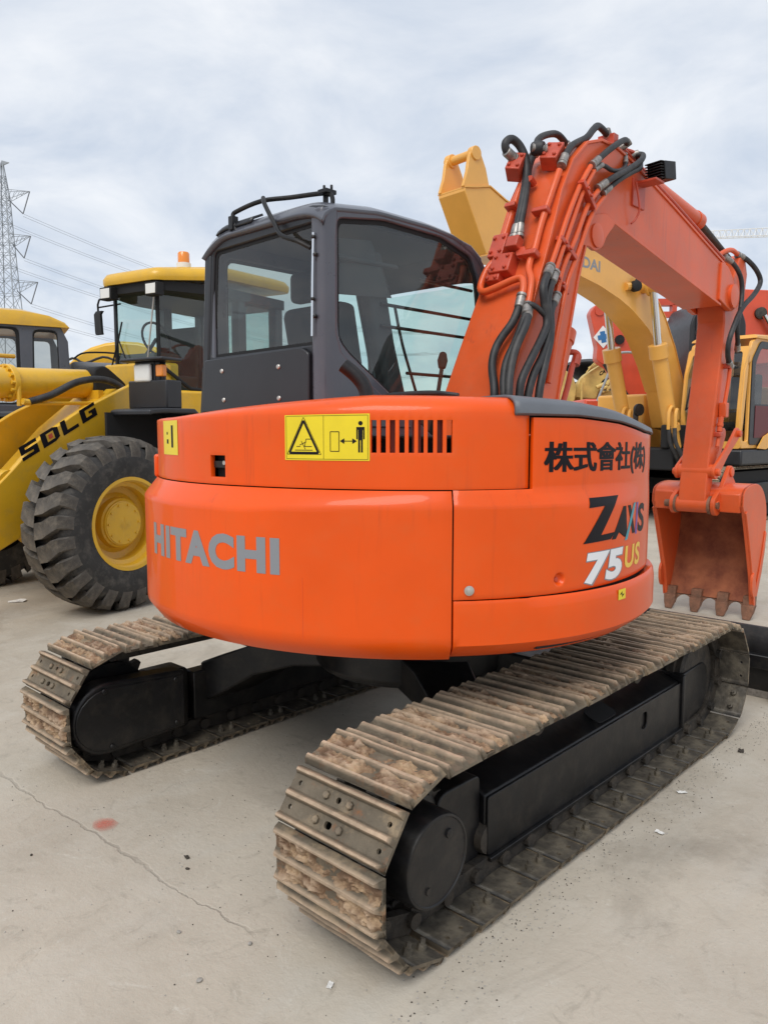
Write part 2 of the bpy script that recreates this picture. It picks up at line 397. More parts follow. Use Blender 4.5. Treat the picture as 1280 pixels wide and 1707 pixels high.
def text2d(body, bold=0.0, space=1.0, cuts=24):
    """letters as a flat mesh normalised to the unit square, cut into upright strips so it can follow a curve"""
    key = (body, bold, space, cuts)
    if key in _tc: return _tc[key]
    c = bpy.data.curves.new('letters', 'FONT'); c.body = body; c.offset = bold; c.space_character = space; c.resolution_u = 4
    o = bpy.data.objects.new('letters', c); COL.objects.link(o)
    bpy.context.view_layer.update()
    me = bpy.data.meshes.new_from_object(o.evaluated_get(bpy.context.evaluated_depsgraph_get()))
    bpy.data.objects.remove(o); bpy.data.curves.remove(c)
    bm = bmesh.new(); bm.from_mesh(me); bpy.data.meshes.remove(me)
    bmesh.ops.remove_doubles(bm, verts=bm.verts, dist=1e-5)
    xs = [v.co.x for v in bm.verts]; ys = [v.co.y for v in bm.verts]
    x0, x1, y0, y1 = min(xs), max(xs), min(ys), max(ys)
    for v in bm.verts: v.co = ((v.co.x - x0) / (x1 - x0), (v.co.y - y0) / (y1 - y0), 0)
    for k in range(1, cuts):
        bmesh.ops.bisect_plane(bm, geom=bm.verts[:] + bm.edges[:] + bm.faces[:], plane_co=(k / cuts, 0, 0), plane_no=(1, 0, 0))
    bm.verts.index_update()
    r = ([(v.co.x, v.co.y) for v in bm.verts], [[v.index for v in f.verts] for f in bm.faces])
    bm.free(); _tc[key] = r
    return r
def flat_text(mb, body, fn, bold=0.0, space=1.0, cuts=2, mi=0):
    vs, fs = text2d(body, bold, space, cuts)
    mb.add([fn(u, v) for u, v in vs], fs, mi)

# ------------------------------------------------------------------ ground
def ground():
    mb = MB(); S = 1500
    mb.add([(-S, -S, 0), (S, -S, 0), (S, S, 0), (-S, S, 0)], [(0, 1, 2, 3)])
    m = bpy.data.materials.new('worn_concrete'); m.use_nodes = True
    nt = m.node_tree; b = nt.nodes['Principled BSDF']; t = nt.nodes.new('ShaderNodeNewGeometry')
    def nz(s, d, ro=0.6, dist=0.0):
        n = nt.nodes.new('ShaderNodeTexNoise'); n.inputs['Scale'].default_value = s; n.inputs['Detail'].default_value = d; n.inputs['Roughness'].default_value = ro; n.inputs['Distortion'].default_value = dist
        nt.links.new(t.outputs['Position'], n.inputs['Vector']); return n.outputs['Fac']
    def rng(src, a, c, lo=0.0, hi=1.0):
        r = nt.nodes.new('ShaderNodeMapRange'); r.inputs[1].default_value = a; r.inputs[2].default_value = c; r.inputs[3].default_value = lo; r.inputs[4].default_value = hi
        nt.links.new(src, r.inputs[0]); return r.outputs[0]
    def mix(f, a, c):
        q = nt.nodes.new('ShaderNodeMix'); q.data_type = 'RGBA'; nt.links.new(f, q.inputs[0])
        for s, k in ((a, 6), (c, 7)):
            if isinstance(s, tuple): q.inputs[k].default_value = (*s, 1)
            else: nt.links.new(s, q.inputs[k])
        return q.outputs[2]
    def math_(op, a, c):
        q = nt.nodes.new('ShaderNodeMath'); q.operation = op
        for s, k in ((a, 0), (c, 1)):
            if isinstance(s, (int, float)): q.inputs[k].default_value = s
            else: nt.links.new(s, q.inputs[k])
        return q.outputs[0]
    col = mix(rng(nz(0.45, 6, 0.6), 0.35, 0.68), (0.385, 0.340, 0.275), (0.545, 0.488, 0.402))
    col = mix(rng(nz(2.6, 9, 0.72, 0.5), 0.48, 0.70, 0, 0.6), col, (0.54, 0.50, 0.43))
    col = mix(rng(nz(7.5, 9, 0.75, 1.2), 0.55, 0.72, 0, 0.55), col, (0.255, 0.225, 0.18))
    col = mix(rng(nz(3.7, 10, 0.78, 2.0), 0.60, 0.70, 0, 0.7), col, (0.60, 0.57, 0.50))
    col = mix(rng(nz(1.1, 9, 0.66, 0.8), 0.55, 0.74, 0, 0.7), col, (0.265, 0.230, 0.185))
    col = mix(rng(nz(130, 3, 0.7), 0.62, 0.76, 0, 0.45), col, (0.17, 0.155, 0.13))
    col = mix(rng(nz(70, 4, 0.7), 0.62, 0.75, 0, 0.35), col, (0.60, 0.57, 0.51))
    # long rubbed streaks
    mp = nt.nodes.new('ShaderNodeMapping'); mp.inputs['Scale'].default_value = (5.0, 0.55, 1); mp.inputs['Rotation'].default_value = (0, 0, 0.5)
    nt.links.new(t.outputs['Position'], mp.inputs['Vector'])
    ns = nt.nodes.new('ShaderNodeTexNoise'); ns.inputs['Scale'].default_value = 1.6; ns.inputs['Detail'].default_value = 6; nt.links.new(mp.outputs[0], ns.inputs['Vector'])
    col = mix(rng(ns.outputs['Fac'], 0.56, 0.75, 0, 0.35), col, (0.50, 0.47, 0.41))
    # worn joint between two pours
    sp = nt.nodes.new('ShaderNodeSeparateXYZ'); nt.links.new(t.outputs['Position'], sp.inputs[0])
    def joint(P, Q, w, amt):
        d = (Vector(Q) - Vector(P)); L = d.length; d /= L; n = Vector((-d.y, d.x))
        dist = math_('ADD', math_('ADD', math_('MULTIPLY', sp.outputs['X'], n.x), math_('MULTIPLY', sp.outputs['Y'], n.y)), -n.dot(Vector(P)))
        dist = math_('ADD', dist, math_('MULTIPLY', math_('ADD', nz(5, 5, 0.65), -0.5), 0.10))
        al = math_('ADD', math_('ADD', math_('MULTIPLY', sp.outputs['X'], d.x), math_('MULTIPLY', sp.outputs['Y'], d.y)), -d.dot(Vector(P)))
        k = math_('MULTIPLY', rng(al, 0, 0.15), rng(al, L, L - 0.15))
        ww = rng(nz(2.2, 4), 0.3, 0.75, w * 0.5, w * 2.4)
        line = math_('SUBTRACT', 1.0, math_('DIVIDE', math_('ABSOLUTE', dist, 0), ww))
        f = math_('MULTIPLY', rng(line, 0, 0.6), k)
        return math_('MULTIPLY', math_('MULTIPLY', f, amt), rng(nz(11, 5), 0.3, 0.55, 0.35, 1.0)), f
    f, raw = joint(JOINT[0], JOINT[1], 0.0060, 0.30)
    f2, raw2 = joint(JOINT[2], JOINT[3], 0.006, 0.35)
    col = mix(f, col, (0.17, 0.15, 0.125)); col = mix(f2, col, (0.19, 0.17, 0.14))
    nt.links.new(col, b.inputs['Base Color'])
    nt.links.new(rng(nz(6, 6), 0.3, 0.7, 0.62, 0.85), b.inputs['Roughness'])
    b.inputs['Specular IOR Level'].default_value = 0.35
    hsum = math_('ADD', math_('MULTIPLY', nz(38, 8, 0.7), 0.5), math_('MULTIPLY', nz(4, 6), 0.8))
    hsum = math_('SUBTRACT', hsum, math_('MULTIPLY', raw, 0.35))
    bb = nt.nodes.new('ShaderNodeBump'); bb.inputs['Strength'].default_value = 0.55; bb.inputs['Distance'].default_value = 0.012
    nt.links.new(hsum, bb.inputs['Height']); nt.links.new(bb.outputs[0], b.inputs['Normal'])
    o = mb.build('ground', m, smooth=0, fix=False); o['kind'] = 'structure'
    return o
JOINT = [(-6.0, -1.79), (0.68, -1.469), (0.645, -1.465), (0.60, -1.66)]
ground()
# red paint mark sprayed on the concrete
def paint_mark():
    mb = MB(); pts = []
    for k in range(40):
        a = 2 * PI * k / 40
        r = 0.055 * (1 + 0.35 * noise.noise((math.cos(a) * 1.5, math.sin(a) * 1.5, 3.1)))
        pts.append((-0.365 + r * 1.25 * math.cos(a + 0.5), -1.451 + r * 0.8 * math.sin(a + 0.5), 0.004))
    mb.add(pts, [list(range(40))])
    m = bpy.data.materials.new('red_spray'); m.use_nodes = True; nt = m.node_tree
    b = nt.nodes['Principled BSDF']; b.inputs['Base Color'].default_value = (0.62, 0.16, 0.11, 1); b.inputs['Roughness'].default_value = 0.8
    g = nt.nodes.new('ShaderNodeNewGeometry'); n = nt.nodes.new('ShaderNodeTexNoise'); n.inputs['Scale'].default_value = 60; n.inputs['Detail'].default_value = 6; n.inputs['Roughness'].default_value = 0.75
    nt.links.new(g.outputs['Position'], n.inputs['Vector'])
    vm = nt.nodes.new('ShaderNodeVectorMath'); vm.operation = 'DISTANCE'; vm.inputs[1].default_value = (-0.365, -1.451, 0.004); nt.links.new(g.outputs['Position'], vm.inputs[0])
    mr = nt.nodes.new('ShaderNodeMapRange'); mr.inputs[1].default_value = 0.065; mr.inputs[2].default_value = 0.02; nt.links.new(vm.outputs['Value'], mr.inputs[0])
    mu = nt.nodes.new('ShaderNodeMath'); mu.operation = 'MULTIPLY'; nt.links.new(mr.outputs[0], mu.inputs[0]); nt.links.new(n.outputs['Fac'], mu.inputs[1])
    m2 = nt.nodes.new('ShaderNodeMath'); m2.operation = 'MULTIPLY'; m2.inputs[1].default_value = 1.15; m2.use_clamp = True; nt.links.new(mu.outputs[0], m2.inputs[0])
    nt.links.new(m2.outputs[0], b.inputs['Alpha'])
    o = mb.build('paint_mark', m, smooth=0, fix=False)
    o['kind'] = 'structure'
paint_mark()

# =================================================================== the orange excavator
EX = empty('excavator', 'orange crawler excavator with grey cab and folded boom in the foreground', 'excavator')

# ---- crawler tracks
NSH, YC, ZC, RP = 38, 1.15, 0.307, 0.279
def path(s):
    Ls = 2 * YC; La = PI * (RP - 0.02); T = 2 * Ls + 2 * La
    s = (s % 1.0) * T
    if s < Ls: return Vector((0, -YC + s, ZC + RP)), Vector((0, 1, 0))
    s -= Ls
    if s < La:
        a = s / La * PI; return Vector((0, YC + RP * math.sin(a), ZC + RP * math.cos(a))), Vector((0, math.cos(a), -math.sin(a)))
    s -= La
    if s < Ls: return Vector((0, YC - s, ZC - RP)), Vector((0, -1, 0))
    s -= Ls
    a = s / La * PI; return Vector((0, -YC - RP * math.sin(a), ZC - RP * math.cos(a))), Vector((0, -math.cos(a), math.sin(a)))
def shoe_mesh(kind, seed):
    rnd = random.Random(seed); mb = MB(); W = 0.225; B = -0.007
    holes_end = kind in ('holes',)
    prof = [(-0.086, -0.010), (-0.083, 0.014), (-0.078, 0.026), (-0.071, 0.027), (-0.061, 0.004)]
    mid = [(-0.015, 0.004), (-0.006, 0.026), (0.004, 0.027), (0.014, 0.004)]
    end = [(0.061, 0.004), (0.070, 0.026), (0.077, 0.027), (0.083, 0.015), (0.088, -0.006)]
    def strip(pr):
        n = len(pr); vs = []
        nx = 10
        for i in range(nx + 1):
            x = -W + 2 * W * i / nx
            for (t, h) in pr:
                e = 0.012 * max(0, h - 0.004) / 0.02 * (1 if i in (0, nx) else 0)
                xx = x + (e if i == 0 else -e)
                vs.append((xx, t + 0.0015 * noise.noise((x * 18, t * 30, seed)), h + 0.0025 * noise.noise((x * 14, t * 20, seed + 5.0)) * (h > 0.01)))
        fs = [(i * n + k, i * n + k + 1, (i + 1) * n + k + 1, (i + 1) * n + k) for i in range(nx) for k in range(n - 1)]
        mb.add(vs, fs, 0)
    for pr in (prof, mid, end): strip(pr)
    for sgn, (t0, t1) in ((-1, (-0.061, -0.015)), (1, (0.014, 0.061))):
        tc_ = (t0 + t1) / 2; hs = []
        if kind != 'mud':
            hs.append(rpoly([(-0.035, tc_ - 0.011), (-0.006, tc_ - 0.011), (-0.006, tc_ + 0.011), (-0.035, tc_ + 0.011)], 0.01, 2) if sgn < 0 else circ(-0.02, tc_, 0.010, 8))
            if holes_end: hs += [circ(-0.19, tc_, 0.0085, 8), circ(0.185, tc_, 0.0085, 8)]
        mb.plate([(-W, t0), (W, t0), (W, t1), (-W, t1)], hs, lambda u, v, w: (u, v, 0.004 + w), -0.011, 0, 1)
        for bx_ in ((-0.07, 0.03) if kind != 'mud' else ()):
            mb.lathe([(0.013, 0), (0.013, 0.008), (0.009, 0.011)], (bx_, tc_, 0.004), (0, 0, 1), 6, 0)
        if kind == 'bolts':
            for bx_ in (0.165, -0.165):
                mb.lathe([(0.0155, 0), (0.0155, 0.019), (0.009, 0.020), (0.009, 0.034)], (bx_, tc_, B), (0, 0, -1), 6, 1)
        if kind == 'mud':
            nx, ny = 54, 12; vs = []
            for i in range(nx + 1):
                for j in range(ny + 1):
                    x = -W + 0.004 + (2 * W - 0.008) * i / nx; t = t0 - 0.012 + (t1 - t0 + 0.024) * j / ny
                    n_ = noise.fractal((x * 13, t * 24, seed * 3.7), 0.6, 2.1, 5)
                    h = 0.014 + 0.014 * n_ + 0.006 * noise.fractal((x * 45, t * 70, seed * 1.3), 0.7, 2.0, 4)
                    if noise.noise((x * 9, t * 9, seed + 9)) > 0.28: h -= 0.010
                    e = min(i, nx - i) / 6.0
                    vs.append((x + rnd.uniform(-.002, .002), t, max(0.003, h * min(1, 0.5 + e))))
            mb.add(vs, [(i * (ny + 1) + j, i * (ny + 1) + j + 1, (i + 1) * (ny + 1) + j + 1, (i + 1) * (ny + 1) + j) for i in range(nx) for j in range(ny)], 2)
    # underside of the ridges and the two end edges
    for a, b_ in ((-0.088, -0.061), (-0.015, 0.014), (0.061, 0.088)):
        mb.add([(-W, a, B), (W, a, B), (W, b_, B), (-W, b_, B)], [(0, 3, 2, 1)], 1)
    pr = prof + mid + end
    for x in (-W, W):
        s_ = 0.012 if x < 0 else -0.012
        vs = [(x + s_ * max(0, h - 0.004) / 0.02, t, h) for t, h in pr] + [(x, t, B) for t, h in reversed(pr)]
        mb.add(vs, [list(range(len(vs)))], 0)
    mb.add([(-W, -0.086, -0.010), (W, -0.086, -0.010), (W, -0.088, B), (-W, -0.088, B)], [(0, 1, 2, 3)], 0)
    return mb
SH = {}
def shoe_data(kind, seed):
    k = (kind, seed)
    if k not in SH:
        o = shoe_mesh(kind, seed).build('track_shoe', ['shoe', 'shoein', 'mud'], smooth=30)
        SH[k] = o.data; bpy.data.objects.remove(o)
    return SH[k]
def make_track(xc, side, label):
    ch = MB()
    for i in range(NSH):
        p, t = path((i + 0.5) / NSH); n = Vector((1, 0, 0)).cross(t)
        for x in (-0.062, 0.062):
            mtx = Matrix(((1, 0, 0, xc + x), (0, t.y, n.y, p.y), (0, t.z, n.z, p.z), (0, 0, 0, 1)))
            ch.box(-0.016, 0.016, -0.083, 0.083, -0.078, -0.010, 0, mtx)
        q, t2 = path(i / NSH); n2 = Vector((1, 0, 0)).cross(t2); c = q - n2 * 0.045
        ch.cyl((xc - 0.098, c.y, c.z), (xc + 0.098, c.y, c.z), 0.026, 10)
    tr = ch.build('crawler_track', 'grease', EX, smooth=30, label=label)
    rnd = random.Random(11 if side > 0 else 23)
    for i in range(NSH):
        p, t = path((i + 0.5) / NSH); n = Vector((1, 0, 0)).cross(t)
        kind = 'bolts' if i % 2 else 'holes'
        if n.z > -0.5 and i % 2 and rnd.random() < (0.97 if side > 0 else 0.7): kind = 'mud'
        me = shoe_data(kind, rnd.randint(1, 4))
        o = bpy.data.objects.new('track_shoe', me); COL.objects.link(o); o.parent = tr
        w = rnd.uniform(-.004, .004)
        a = rnd.uniform(-0.02, 0.02)
        sc = 0.89 if n.z < -.9 else 0.92 if n.z > .9 else 0.985
        t3 = (t * math.cos(a) + n * math.sin(a)); n3 = Vector((1, 0, 0)).cross(t3)
        o.matrix_local = Matrix(((1, 0, 0, xc + w), (0, t3.y * sc, n3.y, p.y), (0, t3.z * sc, n3.z, p.z), (0, 0, 0, 1)))
    return tr
TR = make_track(0.935, 1, 'crawler track on the right side with mud-caked steel shoes')
TL = make_track(-0.935, -1, 'crawler track on the left side with dusty steel shoes')

def frames(sg):
    xc = 0.935 * sg
    def X(x): return xc + (x - 0.935) * sg
    # long box beam
    mb = MB()
    def quadsec(y, xo, zb, zt, zi):
        return [(X(0.80), y, zb + .02), (X(xo), y, zb), (X(xo), y, zt), (X(0.88), y, zi), (X(0.80), y, zi)]
    mb.loft([quadsec(-0.74, 1.0, 0.105, 0.324, 0.375), quadsec(0.90, 1.0, 0.100, 0.338, 0.385)])
    fr = mb.build('track_frame', 'black', EX, bevel=0.008)
    # face plate with the oval opening, set proud of the beam
    mb = MB()
    mb.plate(rpoly([(-0.74, 0.107), (0.90, 0.102), (0.90, 0.336), (-0.74, 0.322)], 0.012, 2), [rpoly([(0.46, 0.215), (0.52, 0.215), (0.52, 0.295), (0.46, 0.295)], 0.028, 3)],
             lambda u, v, w: (X(1.012) + w * sg, u, v), -0.009, 0)
    mb.box(min(X(1.001), X(1.028)), max(X(1.001), X(1.028)), -0.74, 0.90, 0.090, 0.107)
    mb.build('face_plate', 'black', fr, bevel=0.003)
    mb = MB(); mb.plate(rpoly([(0.90, 0.10), (0.985, 0.10), (0.985, 0.28), (0.90, 0.28)], 0.035, 4), [], lambda u, v, w: (X(u), v, 0.380 - (u - 0.88) * 0.395 + 0.005 + w), -0.004)
    mb.build('painted_hole', 'blackm', fr)  # thin black oval plate, its colour stands for the dark hole in the beam
    # rear bracket that carries the drive, front yoke that carries the idler
    mb = MB(); mb.prism(rpoly([(-0.745, 0.09), (-0.745, 0.40), (-0.96, 0.40), (-1.05, 0.22), (-0.96, 0.10)], 0.03, 3), min(X(0.84), X(0.98)), max(X(0.84), X(0.98)), 0)
    mb.build('drive_bracket', 'black', fr, bevel=0.006)
    mb = MB(); mb.prism(rpoly([(0.915, 0.085), (1.22, 0.13), (1.27, 0.2), (1.27, 0.33), (1.20, 0.38), (0.915, 0.365)], [0.01, 0.05, 0.06, 0.06, 0.05, 0.01], 4), min(X(0.84), X(1.005)), max(X(0.84), X(1.005)), 0)
    mb.box(min(X(0.84), X(1.026)), max(X(0.84), X(1.026)), 0.902, 0.93, 0.083, 0.372)
    mb.build('idler_yoke', 'black', fr, bevel=0.01)
    # rollers
    for k in range(7):
        y = -0.72 + 0.25 * k
        mb = MB(); d = sg
        mb.lathe([(0.03, -0.074), (0.055, -0.072), (0.060, -0.04), (0.060, -0.02), (0.05, -0.01), (0.05, 0.01), (0.060, 0.02), (0.060, 0.04), (0.055, 0.072), (0.03, 0.074)], (xc, y, 0.165), (1, 0, 0), 18)
        mb.build('track_roller', 'grease', EX)
    for y in (-0.35, 0.5):
        mb = MB(); mb.lathe([(0.03, -0.07), (0.045, -0.065), (0.045, 0.065), (0.03, 0.07)], (xc - .03 * sg, y, 0.465), (1, 0, 0), 16)
        mb.build('carrier_roller', 'grease', EX)
    # sprocket
    mb = MB(); n = 19 * 4; ring0 = []; ring1 = []
    for k in range(n):
        a = 2 * PI * k / n; r = 0.238 if k % 4 in (0, 1) else 0.205
        for rg, x in ((ring0, xc - 0.02), (ring1, xc + 0.02)): rg.append((x, -YC + r * math.cos(a), ZC + r * math.sin(a)))
    mb.loft([ring0, ring1])
    mb.build('sprocket', 'grease', EX, smooth=20)
    # final drive cover
    mb = MB(); x0 = xc
    mb.lathe([(0.19, -0.06), (0.19, 0.03), (0.175, 0.04), (0.160, 0.045), (0.148, 0.05), (0.145, 0.180), (0.141, 0.188), (0.134, 0.190), (0.131, 0.186), (0.0, 0.186)], (x0, -YC, ZC), (sg, 0, 0), 48)
    for k in range(12):
        a = 2 * PI * (k + .5) / 12
        mb.lathe([(0.010, 0), (0.010, 0.012)], (x0 + sg * 0.04, -YC + 0.178 * math.cos(a), ZC + 0.178 * math.sin(a)), (sg, 0, 0), 6)
    fd = mb.build('final_drive', 'black', EX, smooth=30)
    mb = MB(); mb.lathe([(0.015, 0), (0.015, 0.006), (0.009, 0.008)], (x0 + sg * 0.186, -YC + 0.05, ZC + 0.07), (sg, 0, 0), 6); mb.lathe([(0.012, 0), (0.012, 0.005)], (x0 + sg * 0.186, -YC - 0.045, ZC - 0.075), (sg, 0, 0), 6)
    mb.build('drain_plug', 'black', fd)
    # idler
    mb = MB(); mb.lathe([(0.05, -0.064), (0.19, -0.06), (0.205, -0.045), (0.205, -0.02), (0.225, -0.018), (0.225, 0.018), (0.205, 0.02), (0.205, 0.045), (0.19, 0.06), (0.05, 0.064)], (xc, YC, ZC), (1, 0, 0), 32)
    mb.build('idler_wheel', 'grease', EX, smooth=30)
    # travel motor guard on the inner side
    xi = X(0.735); xj = X(0.84)
    out = [(-0.83, 0.14), (-0.83, 0.425)]
    for k in range(13):
        a = R(80 + 190 * k / 12); out.append((-1.235 + 0.168 * math.cos(a), 0.285 + 0.168 * math.sin(a)))
    mb = MB(); mb.prism(out, min(xi, xj), max(xi, xj), 0)
    g = mb.build('motor_guard', 'black', EX, bevel=0.012)
    mb = MB()
    o2 = [(p[0] * 0.96 - 0.042, 0.285 + (p[1] - 0.285) * 0.86) for p in out]
    mb.prism(o2, xi - sg * 0.006, xi + sg * 0.01, 0)
    for (y, z) in ((-0.885, 0.39), (-0.885, 0.175), (-1.22, 0.155), (-1.25, 0.42)): mb.lathe([(0.014, 0), (0.014, 0.008)], (xi - sg * 0.006, y, z), (-sg, 0, 0), 6)
    mb.build('guard_lid', 'black', g, bevel=0.004)
frames(1); frames(-1)
# car body between the tracks
mb = MB()
mb.lathe([(0.44, 0.44), (0.47, 0.47), (0.47, 0.60), (0.43, 0.62)], (0, 0, 0), (0, 0, 1), 40)
for sx in (-1, 1):
    for sy in (-1, 1):
        rings = []
        for (x, yc, w, zb, zt) in ((0.20, 0.10, 0.24, 0.44, 0.60), (0.40, 0.25, 0.18, 0.42, 0.57), (0.58, 0.38, 0.16, 0.36, 0.52), (0.72, 0.47, 0.155, 0.26, 0.46), (0.83, 0.52, 0.16, 0.19, 0.41)):
            rings.append([(sx * x, sy * (yc - w), zb), (sx * x, sy * (yc + w), zb), (sx * x, sy * (yc + w), zt), (sx * x, sy * (yc - w), zt)])
        mb.loft(rings)
cb_ = mb.build('car_body', 'black', EX, bevel=0.01)
mb = MB(); mb.lathe([(0.40, 0.60), (0.46, 0.61), (0.46, 0.70), (0.44, 0.71), (0.44, 0.79)], (0, 0, 0), (0, 0, 1), 48)
mb.build('swing_bearing', 'grease', EX)
# dozer blade at the front
mb = MB(); sec = []
for k in range(9):
    a = R(-38 + 76 * k / 8); sec.append((2.28 - 0.34 * math.cos(a), 0.215 + 0.34 * math.sin(a)))
back = [(y + 0.03 if False else y - 0.028, z) for y, z in sec]
mb.prism(sec + back[::-1], -1.16, 1.16, 0)
bl = mb.build('dozer_blade', 'black', EX, bevel=0.004)
for sx in (-1, 1):
    mb = MB(); mb.prism([(1.86, 0.01), (2.06, 0.01), (1.98, 0.1), (1.94, 0.215), (1.98, 0.34), (2.06, 0.425), (1.86, 0.425)], sx * 1.161, sx * 1.185, 0)
    mb.build('blade_end_plate', 'black', bl, bevel=0.004)
    mb = MB(); mb.loft([[(sx * 0.30, 0.5, 0.30), (sx * 0.42, 0.5, 0.30), (sx * 0.42, 0.5, 0.44), (sx * 0.30, 0.5, 0.44)], [(sx * 0.50, 1.92, 0.10), (sx * 0.64, 1.92, 0.10), (sx * 0.64, 1.92, 0.26), (sx * 0.50, 1.92, 0.26)]])
    mb.build('blade_arm', 'black', bl, bevel=0.008)
mb = MB(); mb.box(-1.15, 1.15, 1.87, 1.93, 0.20, 0.28); mb.build('blade_stiffener', 'black', bl, bevel=0.005)
mb = MB(); mb.box(-1.155, 1.155, 1.958, 1.985, 0.0, 0.075); mb.build('cutting_edge', 'ferrule', bl, bevel=0.003)

# ---- upper body: panels on a rounded tail
TH = [(170, 1.17), (190, 1.18), (210, 1.205), (235, 1.24), (255, 1.258), (270, 1.265), (318, 1.275), (335, 1.25), (350, 1.20), (365, 1.15), (381, 1.112), (395, 1.02), (410, .88)]
_th = {}
def R0(t):
    k = round(t, 3)
    if k not in _th: _th[k] = sum(lerp(t + d, TH) * w for d, w in ((-8, .15), (-4, .22), (0, .26), (4, .22), (8, .15)))
    return _th[k]
SHD = [(200, .058), (283, .058), (303, .036), (318, .022), (335, .026), (350, .018), (370, .004)]
def smooth01(x): x = max(0, min(1, x)); return x * x * (3 - 2 * x)
def Rb(t, z):
    r = R0(t)
    zlo = lerp(t, [(200, 1.312), (283, 1.318), (303, 1.340), (335, 1.335), (370, 1.30)])
    r -= lerp(t, SHD) * max(0, min(1, (z - zlo) / (1.388 - zlo)))
    if z < 0.868: r -= 0.045 * (0.868 - z) / 0.06
    return r
def S(t, z, off=0.0):
    r = Rb(t, z) + off
    return Vector((r * cos(t), r * sin(t), z))
def arange(a, b, n): return [a + (b - a) * i / n for i in range(n + 1)]
def panel(name, thetas, zs, surf, m, skip=None, thick=0.018, parent=EX, label=None, bev=0.004):
    nz = len(zs); vs = [surf(t, z) for t in thetas for z in zs]; fs = []
    for i in range(len(thetas) - 1):
        for j in range(nz - 1):
            if skip and skip((thetas[i] + thetas[i + 1]) / 2, (zs[j] + zs[j + 1]) / 2): continue
            fs.append((i * nz + j, (i + 1) * nz + j, (i + 1) * nz + j + 1, i * nz + j + 1))
    used = sorted({v for f in fs for v in f}); mp = {v: k for k, v in enumerate(used)}
    mb = MB(); mb.add([vs[v] for v in used], [[mp[v] for v in f] for f in fs])
    o = mb.build(name, m, parent, smooth=38, fix=False, label=label)
    md = o.modifiers.new('solid', 'SOLIDIFY'); md.thickness = thick; md.offset = -1
    if bev:
        b = o.modifiers.new('bevel', 'BEVEL'); b.width = bev; b.segments = 2; b.limit_method = 'ANGLE'; b.angle_limit = R(60)
    return o
# counterweight
zs = [0.812, 0.84, 0.868, 0.90] + arange(0.95, 1.30, 8) + [1.312, 1.325, 1.34, 1.36, 1.388]
cw = panel('counterweight', arange(200, 317.45, 90), zs, lambda t, z: S(t, z), 'orange', thick=0.05, label='rounded rear counterweight with grey lettering', bev=0.006)
# weld line down the casting
mb = MB(); mb.tube([S(294.5, z, 0.0003) for z in arange(0.87, 1.09, 8)], 0.0007, 6); mb.build('casting_seam', 'boom', cw)
# lower skirt
def skoff(t): return lerp(t, [(318, 0.0), (332, 0.010), (350, 0.026), (366, 0.030), (390, 0.03)])
sk = panel('lower_skirt', arange(317.75, 389, 60), [0.815, 0.83, 0.85, 0.868, 0.9, 0.94, 0.98, 1.008, 1.021], lambda t, z: S(t, z, skoff(t) - (0.012 * smooth01((z - 1.0) / 0.02) if t > 330 else 0.003 * smooth01((z - 1.0) / 0.02)) - 0.025 * smooth01((0.86 - z) / 0.05)), 'orange', thick=0.07)
# side door: L-shaped, climbing behind the hood
def dtop(t): return lerp(t, [(326, 1.632), (340, 1.630), (352, 1.612), (365, 1.578), (390, 1.55)])
BOWL = (335.8, 1.074); BR = 0.026
ths = sorted(set([round(x, 3) for x in arange(317.7, 388, 70) + [330.9] + arange(BOWL[0] - 1.6, BOWL[0] + 1.6, 16)]))
zfr = [0, 0.02, .05] + [(BOWL[1] - 1.0245 + d) / 0.3655 for d in arange(-0.032, 0.032, 16)] + [0.27, .35, .45, .55, .65, .75, .82, .88, .94, 1.0]
zfr = sorted(set(round(z, 4) for z in zfr if z >= 0))
zs = [1.0245 + 0.3655 * f for f in zfr] + [1.335, 1.3405, 1.40, 1.44, 1.50, 1.56, 1.60, 1.625]
zs = sorted(set(round(z, 5) for z in zs))
def dsurf(t, z):
    if z > 1.39: z = 1.39 + (z - 1.39) / (1.625 - 1.39) * (dtop(t) - 1.39)
    d = math.hypot((t - BOWL[0]) * R(1) * 1.25, z - BOWL[1])
    off = -0.016 * smooth01((BR - d) / 0.014) if d < BR else 0
    e = min(abs(t - 317.7) * R(1) * 1.25, z - 1.0245, 0.012) / 0.012
    return S(t, z, off - 0.004 * (1 - e))
dr = panel('side_door', ths, zs, dsurf, 'orange', skip=lambda t, z: t < 330.9 and z > 1.389)
mb = MB(); q = S(320.1, 1.057, 0.001); d = Vector((cos(320.1), sin(320.1), 0)); mb.lathe([(0.017, 0), (0.017, 0.003), (0.010, 0.004), (0.010, 0.010), (0.006, 0.011)], q, d, 12); mb.build('door_bolt', 'bolt', dr)
mb = MB(); q = S(335.5, 1.072, -0.017); d = Vector((cos(335.8), sin(335.8), 0)); mb.lathe([(0.008, 0), (0.008, 0.006), (0.004, 0.007)], q, d, 10); mb.build('door_latch', 'boomred', dr)
